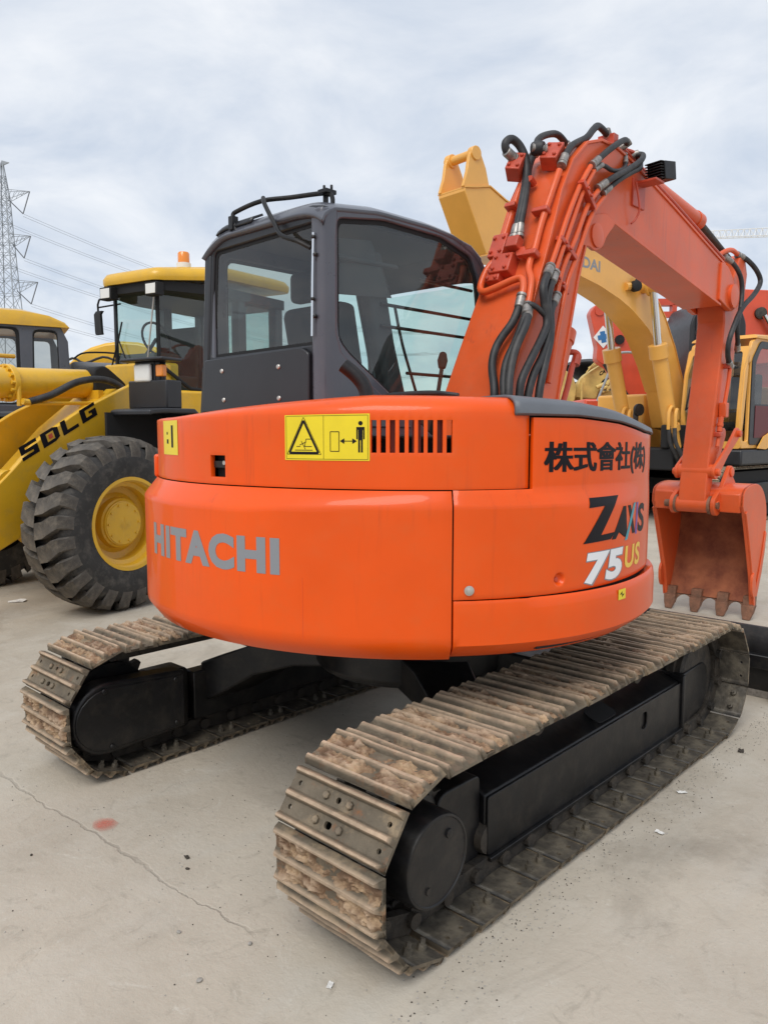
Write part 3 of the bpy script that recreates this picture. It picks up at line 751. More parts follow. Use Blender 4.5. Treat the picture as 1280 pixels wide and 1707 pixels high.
# hood with louvre slots and a latch pocket
SL = [(305.15 + 1.44 * k, 305.15 + 1.44 * k + 0.86) for k in range(9)]
def htop(t): return lerp(t, [(205, 1.60), (240, 1.635), (262, 1.658), (285, 1.690), (305, 1.712), (329, 1.706)])
ths = sorted(set([round(x, 3) for x in arange(206, 330.4, 84)] + [round(x, 3) for s in SL for x in s] + [273.4, 277.3]))
ths = [t for i, t in enumerate(ths) if i == 0 or t - ths[i - 1] > 0.05]
zs = [1.392, 1.403, 1.418, 1.498, 1.514, 1.54, 1.58, 1.61, 1.622, 1.645, 1.66, 1.675, 1.69, 1.70, 1.71]
def hsurf(t, z):
    zt = htop(t)
    zz_ = z if z <= 1.622 else 1.622 + (z - 1.622) / (1.71 - 1.622) * max(0.03, zt - 1.622)
    if z > 1.645:
        f = (z - 1.645) / 0.065
        off = -0.060 * f * f
        zz_ = min(zz_, zt) - 0.008 * f * f
    else: off = 0
    e = min(1, (330.4 - t) * R(1) * 1.2 / 0.012)
    return S(t, min(max(zz_, 1.389), 2), 0) * 1 + Vector((cos(t), sin(t), 0)) * (off - 0.010 * (1 - e) - 0.003)
def hskip(t, z):
    if 1.514 < z < 1.622 and any(a < t < b for a, b in SL): return True
    return 273.4 < t < 277.3 and 1.418 < z < 1.498
hd = panel('engine_hood', ths, zs, hsurf, 'orange', skip=hskip, thick=0.02)
# hood lid on top
mb = MB(); rings = []
tt = arange(206, 330.3, 60)
for f, dz in ((0.0, 0.0), (0.15, 0.008), (0.4, 0.014), (0.7, 0.018), (1.0, 0.02)):
    rg = []
    for t in tt:
        o = hsurf(t, 1.71); i = Vector((-0.02, -0.30, htop(300)))
        q = o.lerp(i, f * 0.85); q.z = o.z + (htop(300) - o.z) * smooth01(f) + dz; rg.append(q)
    rings.append(rg)
mb.loft(rings, closed=False, caps=False)
mb.build('hood_top', 'orange', hd, fix=False)
mb = MB(); d = Vector((cos(275.3), sin(275.3), 0)); u = Vector((-d.y, d.x, 0)); q = S(275.3, 1.458, -0.03)
fn = lambda a, b, c: q + u * a + Vector((0, 0, b)) + d * c
mb.add([fn(-.045, -.043, -.012), (fn(.045, -.043, -.012)), fn(.045, .043, -.012), fn(-.045, .043, -.012)], [(0, 1, 2, 3)])
mb.build('latch_pocket', 'blackm', hd)
mb = MB(); mb.box(-.036, .032, -.012, .012, -.006, .018, 0, Matrix((( u.x, d.x, 0, q.x), (u.y, d.y, 0, q.y), (0, 0, 1, q.z), (0, 0, 0, 1))))
mb.lathe([(0.008, 0), (0.008, 0.004)], fn(0.022, 0.012, 0.012), d, 12, 1)
mb.build('hood_latch', ['black', 'bolt'], hd)
# hinge block at the left end of the hood
q = S(240, 1.435, -0.03); d = Vector((cos(240), sin(240), 0)); u = Vector((-d.y, d.x, 0))
mb = MB(); mb.box(-.03, .03, -.02, .045, -.05, .05, 0, Matrix(((u.x, d.x, 0, q.x), (u.y, d.y, 0, q.y), (0, 0, 1, q.z), (0, 0, 0, 1))))
mb.build('hood_hinge', 'orange', hd, bevel=0.012, seg=3)
# dark core added behind the panels to block light through gaps and slots
mb = MB(); rings = []
tt = arange(196, 386, 60)
for (z, off) in ((0.83, -0.16), (0.905, -0.03), (1.36, -0.03), (1.375, -0.125), (1.56, -0.125), (1.565, -0.5)):
    rings.append([S(t, max(z, .87), off if t < 331 or off < -.2 else max(off, -0.021)) * 1 + Vector((0, 0, z - max(z, .87))) for t in tt] + [Vector((0.45, 0.62, z)), Vector((-0.3, 0.62, z)), Vector((-0.9, 0.3, z))])
mb.loft(rings, closed=True); mb.build('light_block_core', 'blackm', EX, smooth=30)
# radiator core seen through the slots
mb = MB()
for k in range(5): mb.box(-.004, .004, -.17 + .085 * k, -.17 + .085 * k + .03, 1.50, 1.63, 0, Matrix.Translation(S(311.5, 1.5, -0.105) - Vector((0, 0, 1.5))) @ Matrix.Rotation(R(311.5), 4, 'Z'))
mb.build('radiator_strip', 'boomred', EX)
# grey cover over the tank
mb = MB(); rings = []
tt = arange(327.5, 388, 50)
def ctop(t): return lerp(t, [(326, 1.712), (338, 1.698), (350, 1.675), (362, 1.635), (375, 1.605), (390, 1.58)])
for (f, off, inn) in ((0, 0.002, 0), (0.12, 0.010, 0), (0.55, 0.006, 0), (0.80, -0.012, 0), (0.94, -0.04, 0), (1.0, -0.085, 0), (1.03, -0.2, 0), (1.06, -0.55, 0)):
    rings.append([S(t, 1.6, off) - Vector((0, 0, 1.6)) + Vector((0, 0, dtop(t) + 0.006 + (ctop(t) - dtop(t) - 0.006) * f)) for t in tt])
mb.loft(rings, closed=False, caps=False)
cv = mb.build('tank_cover', 'cover', EX, fix=False, smooth=50)
md = cv.modifiers.new('solid', 'SOLIDIFY'); md.thickness = 0.012; md.offset = -1
mb = MB(); mb.tube([(0.30, -0.42, 1.722), (0.36, -0.55, 1.728), (0.62, -0.60, 1.728), (0.74, -0.58, 1.715)], 0.010, 10, smooth=5); mb.build('cover_grip', 'black', cv)
# exhaust stub
mb = MB(); mb.tube([(0.10, -0.40, 1.66), (0.09, -0.40, 1.76), (0.06, -0.42, 1.82), (0.01, -0.46, 1.875)], 0.032, 18, smooth=6, cap=False); mb.tube([(0.10, -0.40, 1.66), (0.09, -0.40, 1.76), (0.06, -0.42, 1.82), (0.011, -0.459, 1.873)], 0.028, 18, smooth=6, cap=False)
mb.build('exhaust_pipe', 'black', EX, fix=False)

# ---- lettering and stickers
def decal(name, parts, parent, ms, label=None):
    mb = MB()
    for fn_ in parts: fn_(mb)
    return mb.build(name, ms, parent, smooth=60, fix=False, label=label)
def on(t0, t1, z0, z1, off=0.002, tilt=0.0, shear=0.0, surf=None):
    L_ = t1 - t0
    if surf is None: off *= 0.5
    def f(u, v):
        uu = u + shear * (v - 0.5)
        t = t0 + L_ * uu; z = z0 + (z1 - z0) * v + tilt * (u - 0.5)
        return (surf or S)(t, z, off)
    return f
def rect(mb, f, u0, v0, u1, v1, mi=0, n=8):
    vs = [f(u0 + (u1 - u0) * i / n, v) for i in range(n + 1) for v in (v0, v1)]
    mb.add(vs, [(2 * i, 2 * i + 2, 2 * i + 3, 2 * i + 1) for i in range(n)], mi)
def poly(mb, f, pts, mi=0, cuts=0):
    if not cuts: mb.add([f(u, v) for u, v in pts], [list(range(len(pts)))], mi); return
    bm = bmesh.new(); bm.faces.new([bm.verts.new((u, v, 0)) for u, v in pts]); bmesh.ops.triangulate(bm, faces=bm.faces[:])
    u0 = min(p[0] for p in pts); u1 = max(p[0] for p in pts)
    for k in range(1, cuts): bmesh.ops.bisect_plane(bm, geom=bm.verts[:] + bm.edges[:] + bm.faces[:], plane_co=(u0 + (u1 - u0) * k / cuts, 0, 0), plane_no=(1, 0, 0))
    v0 = min(p[1] for p in pts); v1 = max(p[1] for p in pts)
    for k in range(1, cuts): bmesh.ops.bisect_plane(bm, geom=bm.verts[:] + bm.edges[:] + bm.faces[:], plane_co=(0, v0 + (v1 - v0) * k / cuts, 0), plane_no=(0, 1, 0))
    bm.verts.index_update(); mb.add([f(v.co.x, v.co.y) for v in bm.verts], [[v.index for v in q.verts] for q in bm.faces], mi); bm.free()
def seg(mb, f, a, b, w, mi=0, asp=1.0):
    d = Vector(((b[0] - a[0]) * asp, b[1] - a[1])); n = Vector((-d.y, d.x)).normalized() * w / 2
    nx, ny = n.x / asp, n.y
    poly(mb, f, [(a[0] - nx, a[1] - ny), (b[0] - nx, b[1] - ny), (b[0] + nx, b[1] + ny), (a[0] + nx, a[1] + ny)], mi, 8 if abs(b[0] - a[0]) > .15 else 0)
decal('maker_lettering', [lambda mb: flat_text(mb, 'HITACHI', on(255.6, 290.6, 1.092, 1.222), 0.055, 1.12, 40)], cw, 'tgrey')
K = on(333.2, 365.0, 1.43, 1.55, 0.002)
def company(mb):
    k = 0
    for du in (-.22, 0, .22):
        for dz in (-.0016, 0, .0016):
            flat_text(mb, '株式會社(株)', on(333.2 + du, 366.6 + du, 1.427 + dz, 1.545 + dz, 0.002 + .0001 * k, tilt=-0.008), 0.0, 0.96, 60); k += 1
decal('company_lettering', [company], dr, 'tblack')
def zax(mb):
    f = on(341.2, 351.5, 1.188, 1.350, 0.0030)
    poly(mb, f, [(0.13, 1.0), (1.02, 1.0), (0.90, 0.86), (0.44, 0.15), (0.88, 0.17), (0.74, 0.02), (-0.03, 0.0), (0.02, 0.06), (0.53, 0.80), (0.10, 0.78)], 0, 8)
    g = on(350.4, 364.2, 1.188, 1.306, 0.002)
    poly(mb, g, [(-0.09, 0.0), (0.02, 0.0), (0.20, 0.62), (0.24, 0.30), (0.12, 0.30), (0.10, 0.19), (0.26, 0.19), (0.27, 0.0), (0.36, 0.02), (0.30, 1.0), (0.21, 1.0)], 0, 8)
    poly(mb, g, [(0.36, 1.0), (0.46, 1.0), (0.66, 0.06), (0.55, 0.04)], 0, 8)
    g2 = on(350.4, 364.2, 1.188, 1.306, 0.0027)
    poly(mb, g2, [(0.28, -0.12), (0.37, -0.10), (0.66, 1.06), (0.57, 1.04)], 1, 8)
    poly(mb, g, [(0.66, 0.0), (0.74, 0.0), (0.78, 1.04), (0.70, 1.04)], 2, 8)
    def h(u, v): return on(361.2, 366.0, 1.19, 1.303, 0.002)(u, v)
    flat_text(mb, 'S', h, 0.03, 1, 8, 0)
decal('model_name', [zax], dr, ['tblack', 'tcyan', 'tpurple'])
decal('model_number', [lambda mb: flat_text(mb, '75', on(341.6, 353.4, 1.038, 1.152, 0.0024, shear=0.10), 0.05, 1.1, 12, 0),
                       lambda mb: flat_text(mb, '75', on(341.5, 353.7, 1.032, 1.155, 0.0018, shear=0.10), 0.075, 1.08, 12, 1),
                       lambda mb: flat_text(mb, 'US', on(354.6, 363.0, 1.064, 1.152, 0.0024, shear=0.05), 0.03, 1.1, 12, 2)], dr, ['twhite', 'tgrey', 'tyellow'])
def lab(mb):
    f = on(350.0, 352.6, 0.963, 1.002, 0.002, surf=lambda t, z, o: S(t, z, o + skoff(t)))
    rect(mb, f, 0, 0, 1, 1, 0, 2)
    f = on(350.0, 352.6, 0.963, 1.002, 0.0027, surf=lambda t, z, o: S(t, z, o + skoff(t)))
    poly(mb, f, [(0.2, .5), (0.5, .8), (0.5, .5)], 1); poly(mb, f, [(0.5, .5), (0.8, .5), (0.5, .2)], 1)
decal('lift_label', [lab], sk, ['sticker', 'tblack'])
hs = lambda t, z, o: hsurf(t, z) + Vector((cos(t), sin(t), 0)) * o
def warn(mb):
    b0 = on(290.5, 304.95, 1.487, 1.643, 0.0015, surf=hs); f = on(290.5, 304.95, 1.487, 1.643, 0.0023, surf=hs); g = on(290.5, 304.95, 1.487, 1.643, 0.003, surf=hs)
    rect(mb, b0, 0, 0, 1, 1, 0, 16)
    A = 0.31 / 0.156
    for (a, b) in (((.02, .03), (.98, .03)), ((.98, .03), (.98, .97)), ((.98, .97), (.02, .97)), ((.02, .97), (.02, .03)), ((.48, .03), (.48, .97))): seg(mb, f, a, b, .008, 1, A)
    T = [(.06, .16), (.42, .16), (.24, .86)]
    for k in range(3): seg(mb, f, T[k], T[(k + 1) % 3], .05, 1, A)
    T2 = [(.03, .13), (.45, .13), (.24, .94)]
    for k in range(3): seg(mb, f, T2[k], T2[(k + 1) % 3], .010, 1, A)
    for (a, b) in (((.13, .22), (.35, .22)), ((.24, .30), (.34, .30)), ((.27, .46), (.34, .46)), ((.27, .46), (.25, .30)), ((.21, .42), (.26, .24)), ((.19, .33), (.27, .40)), ((.15, .30), (.20, .30))): seg(mb, f, a, b, .014, 1, A)
    for (a, b) in (((.56, .20), (.66, .20)), ((.66, .20), (.66, .62)), ((.66, .62), (.56, .62)), ((.56, .62), (.56, .20)), ((.69, .42), (.84, .42))): seg(mb, f, a, b, .016, 1, A)
    poly(mb, f, [(.67, .42), (.72, .36), (.72, .48)], 1); poly(mb, f, [(.86, .42), (.81, .36), (.81, .48)], 1)
    poly(mb, f, [(.90 + .024 * math.cos(a * PI / 8), .80 + .048 * math.sin(a * PI / 8)) for a in range(16)], 1)
    poly(mb, f, [(.855, .72), (.945, .72), (.945, .46), (.93, .46), (.93, .66), (.925, .66), (.925, .18), (.905, .18), (.905, .44), (.895, .44), (.895, .18), (.875, .18), (.875, .66), (.87, .66), (.87, .46), (.855, .46)], 1)
decal('warning_sticker', [warn], hd, ['sticker', 'tblack'])
def warn2(mb):
    b0 = on(253.6, 262.0, 1.492, 1.638, 0.0015, surf=hs); f = on(253.6, 262.0, 1.492, 1.638, 0.0023, surf=hs)
    rect(mb, b0, 0, 0, 1, 1, 0, 8)
    rect(mb, f, .62, .2, .74, .8, 1, 2); rect(mb, f, .3, .3, .42, .42, 1, 2); rect(mb, f, .3, .55, .38, .62, 1, 2)
decal('side_sticker', [warn2], hd, ['sticker', 'tblack'])
# ---- cab
CX0, CX1, CYR = -1.15, -0.215, -0.36
CAB = MB()
side = [(-0.36, 1.28), (-0.36, 2.54), (-0.345, 2.595), (-0.30, 2.62), (0.04, 2.669), (0.515, 2.666), (0.76, 2.63), (0.86, 2.575), (0.905, 2.44), (0.97, 2.10), (0.99, 1.75), (0.97, 1.28)]
win = rpoly([(-0.275, 2.578), (0.04, 2.628), (0.50, 2.626), (0.76, 2.565), (0.84, 2.44), (0.90, 2.05), (0.92, 1.75), (0.90, 1.46), (0.62, 1.44), (0.20, 1.71), (-0.21, 1.965), (-0.275, 2.03)], 0.035, 3)
CAB.plate(side, [win], lambda u, v, w: (CX1 + w, u, v), -0.05)
cabw = CAB.build('cab_shell', 'cabgrey', EX, bevel=0.008, label='grey side wall of the cab with a large curved window')
CAB = MB()
winL = rpoly([(-0.27, 2.53), (0.75, 2.53), (0.88, 2.05), (0.88, 1.75), (-0.27, 1.75)], 0.05, 3)
CAB.plate(side, [winL], lambda u, v, w: (CX0 + w, u, v), 0.05)
CAB.build('cab_door', 'cabgrey', EX, bevel=0.008)
# rear wall
rear = [(-1.215, 1.70), (CX1 - 0.004, 1.70), (CX1 - 0.004, 2.62), (-0.30, 2.635), (-1.10, 2.60), (-1.148, 2.56)]
rwin = rpoly([(-1.132, 1.985), (-0.285, 1.995), (-0.275, 2.555), (-1.082, 2.540)], 0.03, 3)
mb = MB(); mb.plate(rear, [rwin], lambda u, v, w: (u, CYR - 0.004 + w, v), 0.045)
rw = mb.build('rear_wall', 'cabdark', EX, bevel=0.008)
# rear right corner post, lighter and rounded
mb = MB()
mb.loft([[(CX1 - 0.085, CYR - 0.010, z), (CX1 - 0.03, CYR - 0.016, z), (CX1 - 0.004, CYR - 0.008, z), (CX1 + 0.006, CYR + 0.025, z), (CX1 + 0.006, CYR + 0.075 + f, z), (CX1 - 0.03, CYR + 0.075 + f, z), (CX1 - 0.085, CYR + 0.03, z)] for z, f in ((1.60, .55), (1.74, .36), (1.86, 0.16), (1.96, 0.03), (2.05, 0.0), (2.48, 0.0), (2.615, 0.01))])
mb.build('corner_post', 'cabgrey', EX, bevel=0.012, seg=3)
# lower rear panel with four bolts
mb = MB(); mb.prism(rpoly([(-1.195, 1.69), (-0.305, 1.69), (-0.305, 1.955), (-0.36, 1.985), (-1.16, 1.972)], 0.015, 3), CYR - 0.028, CYR - 0.006, 1)
rp_ = mb.build('rear_panel', 'cabdark', EX, bevel=0.006)
for (x, z) in ((-0.998, 1.905), (-0.525, 1.902), (-0.985, 1.752), (-0.523, 1.748)):
    mb = MB(); mb.lathe([(0.013, 0), (0.013, 0.003), (0.010, 0.007), (0.006, 0.008)], (x, CYR - 0.028, z), (0, -1, 0), 10); mb.build('panel_bolt', 'bolt', rp_)
# left rear edge post
mb = MB(); mb.loft([[(x0, CYR - 0.012, z), (x0 + 0.055, CYR - 0.012, z), (x0 + 0.055, CYR + 0.05, z), (x0, CYR + 0.05, z)] for x0, z in ((-1.245, 1.66), (-1.205, 1.95), (-1.16, 2.53))])
mb.build('edge_post', 'cabdark', EX, bevel=0.010)
# glazing
def pane(name, loop, fn, t, m, parent, rub=0.02):
    mb = MB(); mb.add([fn(u, v, 0) for u, v in loop], [list(range(len(loop)))]); g = mb.build(name, m, parent, smooth=0, fix=False)
    c = (sum(p[0] for p in loop) / len(loop), sum(p[1] for p in loop) / len(loop))
    inner = [(c[0] + (p[0] - c[0]) * (1 - rub * 2), c[1] + (p[1] - c[1]) * (1 - rub * 2.6)) for p in loop]
    mb = MB(); mb.plate(loop, [inner], lambda u, v, w: fn(u, v, w * 1.0 if w else -t * 0.6), t * 1.6); mb.build('rubber_seal', 'blackm', g, smooth=0)
    return g
pane('rear_window', rwin, lambda u, v, w: (u, CYR + 0.012 + w, v), 0.005, 'glassd', EX, 0.022)
pane('side_window', win, lambda u, v, w: (CX1 - 0.020 - w, u, v), 0.005, 'glass', EX, 0.015)
pane('door_window', winL, lambda u, v, w: (CX0 + 0.020 + w, u, v), 0.005, 'glass', EX, 0.015)
# front: screen between two posts
mb = MB(); fl = [(0.895, 2.44), (0.955, 2.10), (0.975, 1.75), (0.955, 1.30)]
mb.loft([[(CX0 + 0.055, y, z), (CX1 - 0.055, y, z)] for y, z in fl], closed=False, caps=False); fw = mb.build('front_window', 'glass', EX, fix=False)
mb = MB()
for x in (CX0 + 0.02, CX1 - 0.04): mb.tube([(x, y + 0.005, z) for y, z in [(0.80, 2.56)] + fl], 0.026, 8)
mb.tube([(CX0 + 0.02, 0.965, 1.80), (CX1 - 0.04, 0.965, 1.80)], 0.015, 8)
mb.build('front_posts', 'cabdark', EX)
# roof: shallow domed cap with rolled edges
mb = MB(); nx, ny = 26, 26
def roofz(x, y):
    zp = lerp(y, [(-0.39, 2.60), (-0.36, 2.645), (-0.30, 2.673), (0.0, 2.713), (0.40, 2.717), (0.62, 2.70), (0.80, 2.64), (0.88, 2.575), (0.93, 2.475)])
    e = abs((x - (CX0 + CX1) / 2) / ((CX1 - CX0) / 2 + 0.012)); left = smooth01((-(x) - 0.95) / 0.2)
    return zp - 0.055 * e ** 7 - 0.030 * left
vs = []
for i in range(nx + 1):
    for j in range(ny + 1):
        x = CX0 - 0.012 + (CX1 - CX0 + 0.024) * (0.5 - 0.5 * math.cos(PI * i / nx)); y = -0.39 + 1.32 * (0.5 - 0.5 * math.cos(PI * j / ny)) ** 0.95
        vs.append((x, y, roofz(x, y)))
mb.add(vs, [(i * (ny + 1) + j, (i + 1) * (ny + 1) + j, (i + 1) * (ny + 1) + j + 1, i * (ny + 1) + j + 1) for i in range(nx) for j in range(ny)])
rf = mb.build('cab_roof', ['cabgrey', 'liner'], EX, fix=False, smooth=60)
md = rf.modifiers.new('solid', 'SOLIDIFY'); md.thickness = 0.035; md.offset = -1; md.material_offset = 1
# interior
mb = MB(); mb.box(CX0 + 0.05, CX1 - 0.05, -0.33, 0.95, 1.27, 1.31); mb.build('cab_floor', 'trim', EX)
mb = MB(); mb.box(CX0 + .055, CX1 - .055, -0.30, 0.78, 2.595, 2.615); mb.build('head_lining', 'liner', rf, bevel=0.01)
mb = MB()
mb.loft([[(-0.92, 0.05 + d, z), (-0.44, 0.05 + d, z), (-0.44, 0.19 + d, z), (-0.92, 0.19 + d, z)] for z, d in ((1.66, 0.0), (1.95, -0.05), (2.20, -0.10), (2.26, -0.10))])
mb.box(-0.93, -0.43, 0.05, 0.56, 1.55, 1.70)
st = mb.build('operator_seat', 'seat', EX, bevel=0.05, seg=3)
mb = MB(); mb.box(-0.80, -0.56, -0.09, 0.0, 2.27, 2.43); mb.build('headrest', 'seat', st, bevel=0.03, seg=3)
mb = MB(); mb.box(-0.40, -0.28, 0.05, 0.75, 1.31, 1.78); mb.tube([(-0.34, 0.62, 1.78), (-0.34, 0.66, 1.95)], 0.012); mb.lathe([(0.02, 0), (0.03, 0.05), (0.018, 0.10)], (-0.34, 0.66, 1.94), (0, 0.1, 1), 10)
mb.build('control_console', 'trim', EX, bevel=0.02)
mb = MB(); mb.loft([[(-0.30, -0.20, 2.52), (-0.285, 0.02, 2.54), (-0.285, 0.06, 2.49), (-0.30, -0.20, 2.46)], [(-0.30, -0.24, 2.30), (-0.285, 0.16, 2.32), (-0.285, 0.18, 2.27), (-0.30, -0.24, 2.24)]])
mb.tube([(-0.29, -0.25, 2.42), (-0.29, -0.12, 2.425), (-0.29, 0.22, 2.435)], [0.022, 0.014, 0.012], 10)
mb.build('pillar_trim', 'liner', EX, bevel=0.01)
mb = MB(); mb.loft([[(-0.30, 0.10 + a, z), (-0.30, 0.24 + a, z), (-0.38, 0.24 + a, z), (-0.38, 0.10 + a, z)] for z, a in ((1.45, 0.18), (1.75, 0.08), (2.05, -0.02), (2.30, -0.08), (2.50, -0.12))])
mb.build('inner_post', 'liner', EX, bevel=0.02)
# guard bars inside the side window
for (y0, y1, z) in ((0.40, 0.87, 2.40), (0.10, 0.91, 2.237), (0.10, 0.93, 2.127), (0.30, 0.93, 1.896)):
    mb = MB(); mb.tube([(-0.292, y0, z), (-0.292, y1, z)], 0.009, 8); mb.build('guard_bar', 'black', EX)
mb = MB(); mb.tube([(-0.292, 0.205, 2.237), (-0.292, 0.26, 2.06), (-0.292, 0.34, 1.88), (-0.292, 0.46, 1.62)], 0.008, 8, smooth=4); mb.build('guard_upright', 'black', EX)
# roof rail, branch, bracket, chrome rod
mb = MB(); mb.tube([(-0.87, -0.37, 2.60), (-0.90, -0.37, 2.69), (-0.87, -0.36, 2.715), (-0.70, -0.34, 2.735), (-0.55, -0.28, 2.735), (-0.34, -0.24, 2.722), (-0.30, -0.23, 2.70), (-0.30, -0.23, 2.64)], 0.0115, 10, smooth=4)
mb.tube([(-0.66, -0.36, 2.738), (-0.615, -0.385, 2.69), (-0.52, -0.40, 2.575), (-0.46, -0.41, 2.515), (-0.36, -0.40, 2.475), (-0.30, -0.37, 2.44)], 0.0115, 10, smooth=4)
rl = mb.build('roof_rail', 'black', EX)
mb = MB(); mb.box(-0.36, -0.30, -0.27, -0.20, 2.715, 2.735); mb.box(-0.345, -0.335, -0.25, -0.22, 2.65, 2.715)
mb.lathe([(0.007, 0), (0.007, 0.03)], (-0.345, -0.24, 2.73), (0, 0, 1), 8); mb.lathe([(0.007, 0), (0.007, 0.03)], (-0.315, -0.22, 2.73), (0, 0, 1), 8)
mb.build('rail_bracket', 'black', rl, bevel=0.003)
mb = MB(); mb.box(-0.915, -0.88, -0.39, -0.35, 2.62, 2.69); mb.build('rail_foot', 'black', rl, bevel=0.003)
mb = MB(); mb.tube([(-0.262, -0.386, 2.50), (-0.268, -0.388, 2.30), (-0.275, -0.388, 2.03)], 0.0065, 8); mb.build('grab_rod', 'chrome', EX)
mb = MB(); mb.loft([[(x, y, roofz(x, y) + .012) for x in arange(-1.04, -.74, 8)] for y in (-.375, -.36, -.33, -.30)], closed=False, caps=False)
vz = mb.build('roof_visor', 'cabdark', EX, fix=False); md = vz.modifiers.new('s', 'SOLIDIFY'); md.thickness = 0.012; md.offset = 0
for (x, z) in ((-0.262, 2.48), (-0.25, 2.40), (-0.27, 2.20), (-0.255, 2.12)):
    mb = MB(); mb.lathe([(0.010, 0), (0.010, 0.012), (0.006, 0.016)], (x, CYR - 0.02, z), (0, -1, 0), 8); mb.build('post_clip', 'black', EX)

# ---- boom
ST = [((.34, 1.30), (.84, 1.20), .215), ((.53, 1.77), (1.0, 1.72), .205), ((.66, 2.04), (1.08, 1.95), .195), ((.79, 2.30), (1.16, 2.18), .185), ((.95, 2.62), (1.27, 2.48), .17), ((1.08, 2.92), (1.36, 2.68), .162), ((1.20, 3.11), (1.43, 2.79), .157),
      ((1.36, 3.245), (1.49, 2.855), .155), ((1.53, 3.303), (1.57, 2.885), .155), ((1.72, 3.312), (1.70, 2.872), .155), ((1.95, 3.28), (1.88, 2.845), .152), ((2.6, 3.14), (2.52, 2.745), .148), ((3.2, 3.00), (3.12, 2.655), .145), ((3.62, 2.905), (3.56, 2.59), .142)]
mb = MB(); rings = []
for (a, b, h) in ST:
    rings.append([(-h, a[0], a[1]), (h, a[0], a[1]), (h, b[0], b[1]), (-h, b[0], b[1])])
mb.loft(rings)
BM = mb.build('boom', 'boom', EX, smooth=30, bevel=0.006, label='bent orange boom with hydraulic pipes on its flank')
# edge strips where the top and bottom plates stand proud
for nm, idx, sl_ in (('top_plate', 0, 1), ('bottom_plate', 1, -1)):
    mb = MB(); rings = []
    for k, st_ in enumerate(ST):
        p = Vector(st_[idx]); q = Vector(st_[1 - idx]); n = (p - q).normalized(); h = st_[2] + 0.010
        a = p + n * 0.012; b = p - n * 0.006
        rings.append([(-h, a.x, a.y), (h, a.x, a.y), (h, b.x, b.y), (-h, b.x, b.y)])
    mb.loft(rings); mb.build(nm, 'boom', BM, smooth=30, bevel=0.003)
# lug for the lift cylinder
for sx in (-1, 1):
    mb = MB(); mb.prism(rpoly([(1.30, 2.66), (1.36, 2.84), (1.60, 2.90), (1.72, 2.86), (1.60, 2.76), (1.56, 2.69), (1.46, 2.65), (1.40, 2.67)], 0.04, 3), sx * 0.150, sx * 0.172, 0); mb.build('cylinder_lug', 'boom', BM, bevel=0.004)
mb = MB(); mb.lathe([(0.05, -0.185), (0.05, 0.185)], (0, 1.475, 2.745), (1, 0, 0), 20); mb.lathe([(0.07, 0.172), (0.07, 0.182), (0.045, 0.186)], (0, 1.475, 2.745), (1, 0, 0), 20); mb.build('lug_pin', 'boom', BM)
# lift cylinder
mb = MB(); mb.tube([(0.04, 0.98, 1.30), (0.04, 1.17, 1.79), (0.04, 1.335, 2.18)], 0.075, 24); mb.tube([(0.04, 1.31, 2.12), (0.04, 1.338, 2.19)], 0.083, 24)
lc = mb.build('lift_cylinder', 'boom', EX, bevel=0.004)
mb = MB(); mb.tube([(0.04, 1.32, 2.15), (0.04, 1.475, 2.745)], 0.032, 18); mb.build('cylinder_rod', 'chrome', lc)
mb = MB(); mb.tube([(0.04, 1.36, 2.06), (0.09, 1.40, 2.06), (0.11, 1.41, 2.03), (0.10, 1.36, 1.98), (0.10, 1.30, 1.84), (0.10, 1.20, 1.66), (0.08, 1.10, 1.50)], 0.018, 10, smooth=4); mb.lathe([(0.028, -0.03), (0.028, 0.03)], (0.105, 1.39, 2.01), (0, 0.5, 1), 10); mb.build('cylinder_pipe', 'boomred', lc)
# boom head
for sx in (-1, 1):
    mb = MB(); mb.prism(rpoly([(3.50, 2.62), (3.52, 2.91), (3.66, 2.90), (3.80, 2.80), (3.88, 2.70), (3.87, 2.60), (3.78, 2.55)], [.01, .01, .05, .05, .06, .06, .05], 4), sx * 0.118, sx * 0.160, 0); mb.build('boom_head', 'boom', BM, bevel=0.006)
mb = MB(); mb.lathe([(0.05, -0.19), (0.095, -0.185), (0.095, -0.16), (0.04, -0.15), (0.04, 0.15), (0.095, 0.16), (0.095, 0.185), (0.05, 0.19)], (0, 3.765, 2.675), (1, 0, 0), 28); mb.build('head_pin', 'boom', BM)
# arm cylinder on top of the boom
mb = MB(); mb.tube([(0, 2.05, 3.36), (0, 3.40, 3.225)], 0.058, 22); mb.tube([(0, 3.33, 3.232), (0, 3.42, 3.223)], 0.066, 22); mb.prism([(1.95, 3.25), (2.18, 3.22), (2.12, 3.40), (2.02, 3.42)], -0.06, 0.06, 0)
ac = mb.build('arm_cylinder', 'boom', EX, bevel=0.003)
mb = MB(); mb.tube([(0, 3.40, 3.225), (0, 4.10, 3.04)], 0.030, 18); mb.build('cylinder_rod', 'grease', ac)
mb = MB(); mb.tube([(0.10, 1.95, 3.345), (0.10, 2.6, 3.205), (0.10, 3.55, 2.985), (0.10, 3.66, 2.985)], 0.014, 8); mb.build('top_pipe', 'boomred', BM)
mb = MB(); mb.tube([(0.135, 1.85, 3.345), (0.135, 2.6, 3.19), (0.135, 3.62, 2.95)], 0.012, 8); mb.build('top_pipe', 'boomred', BM)

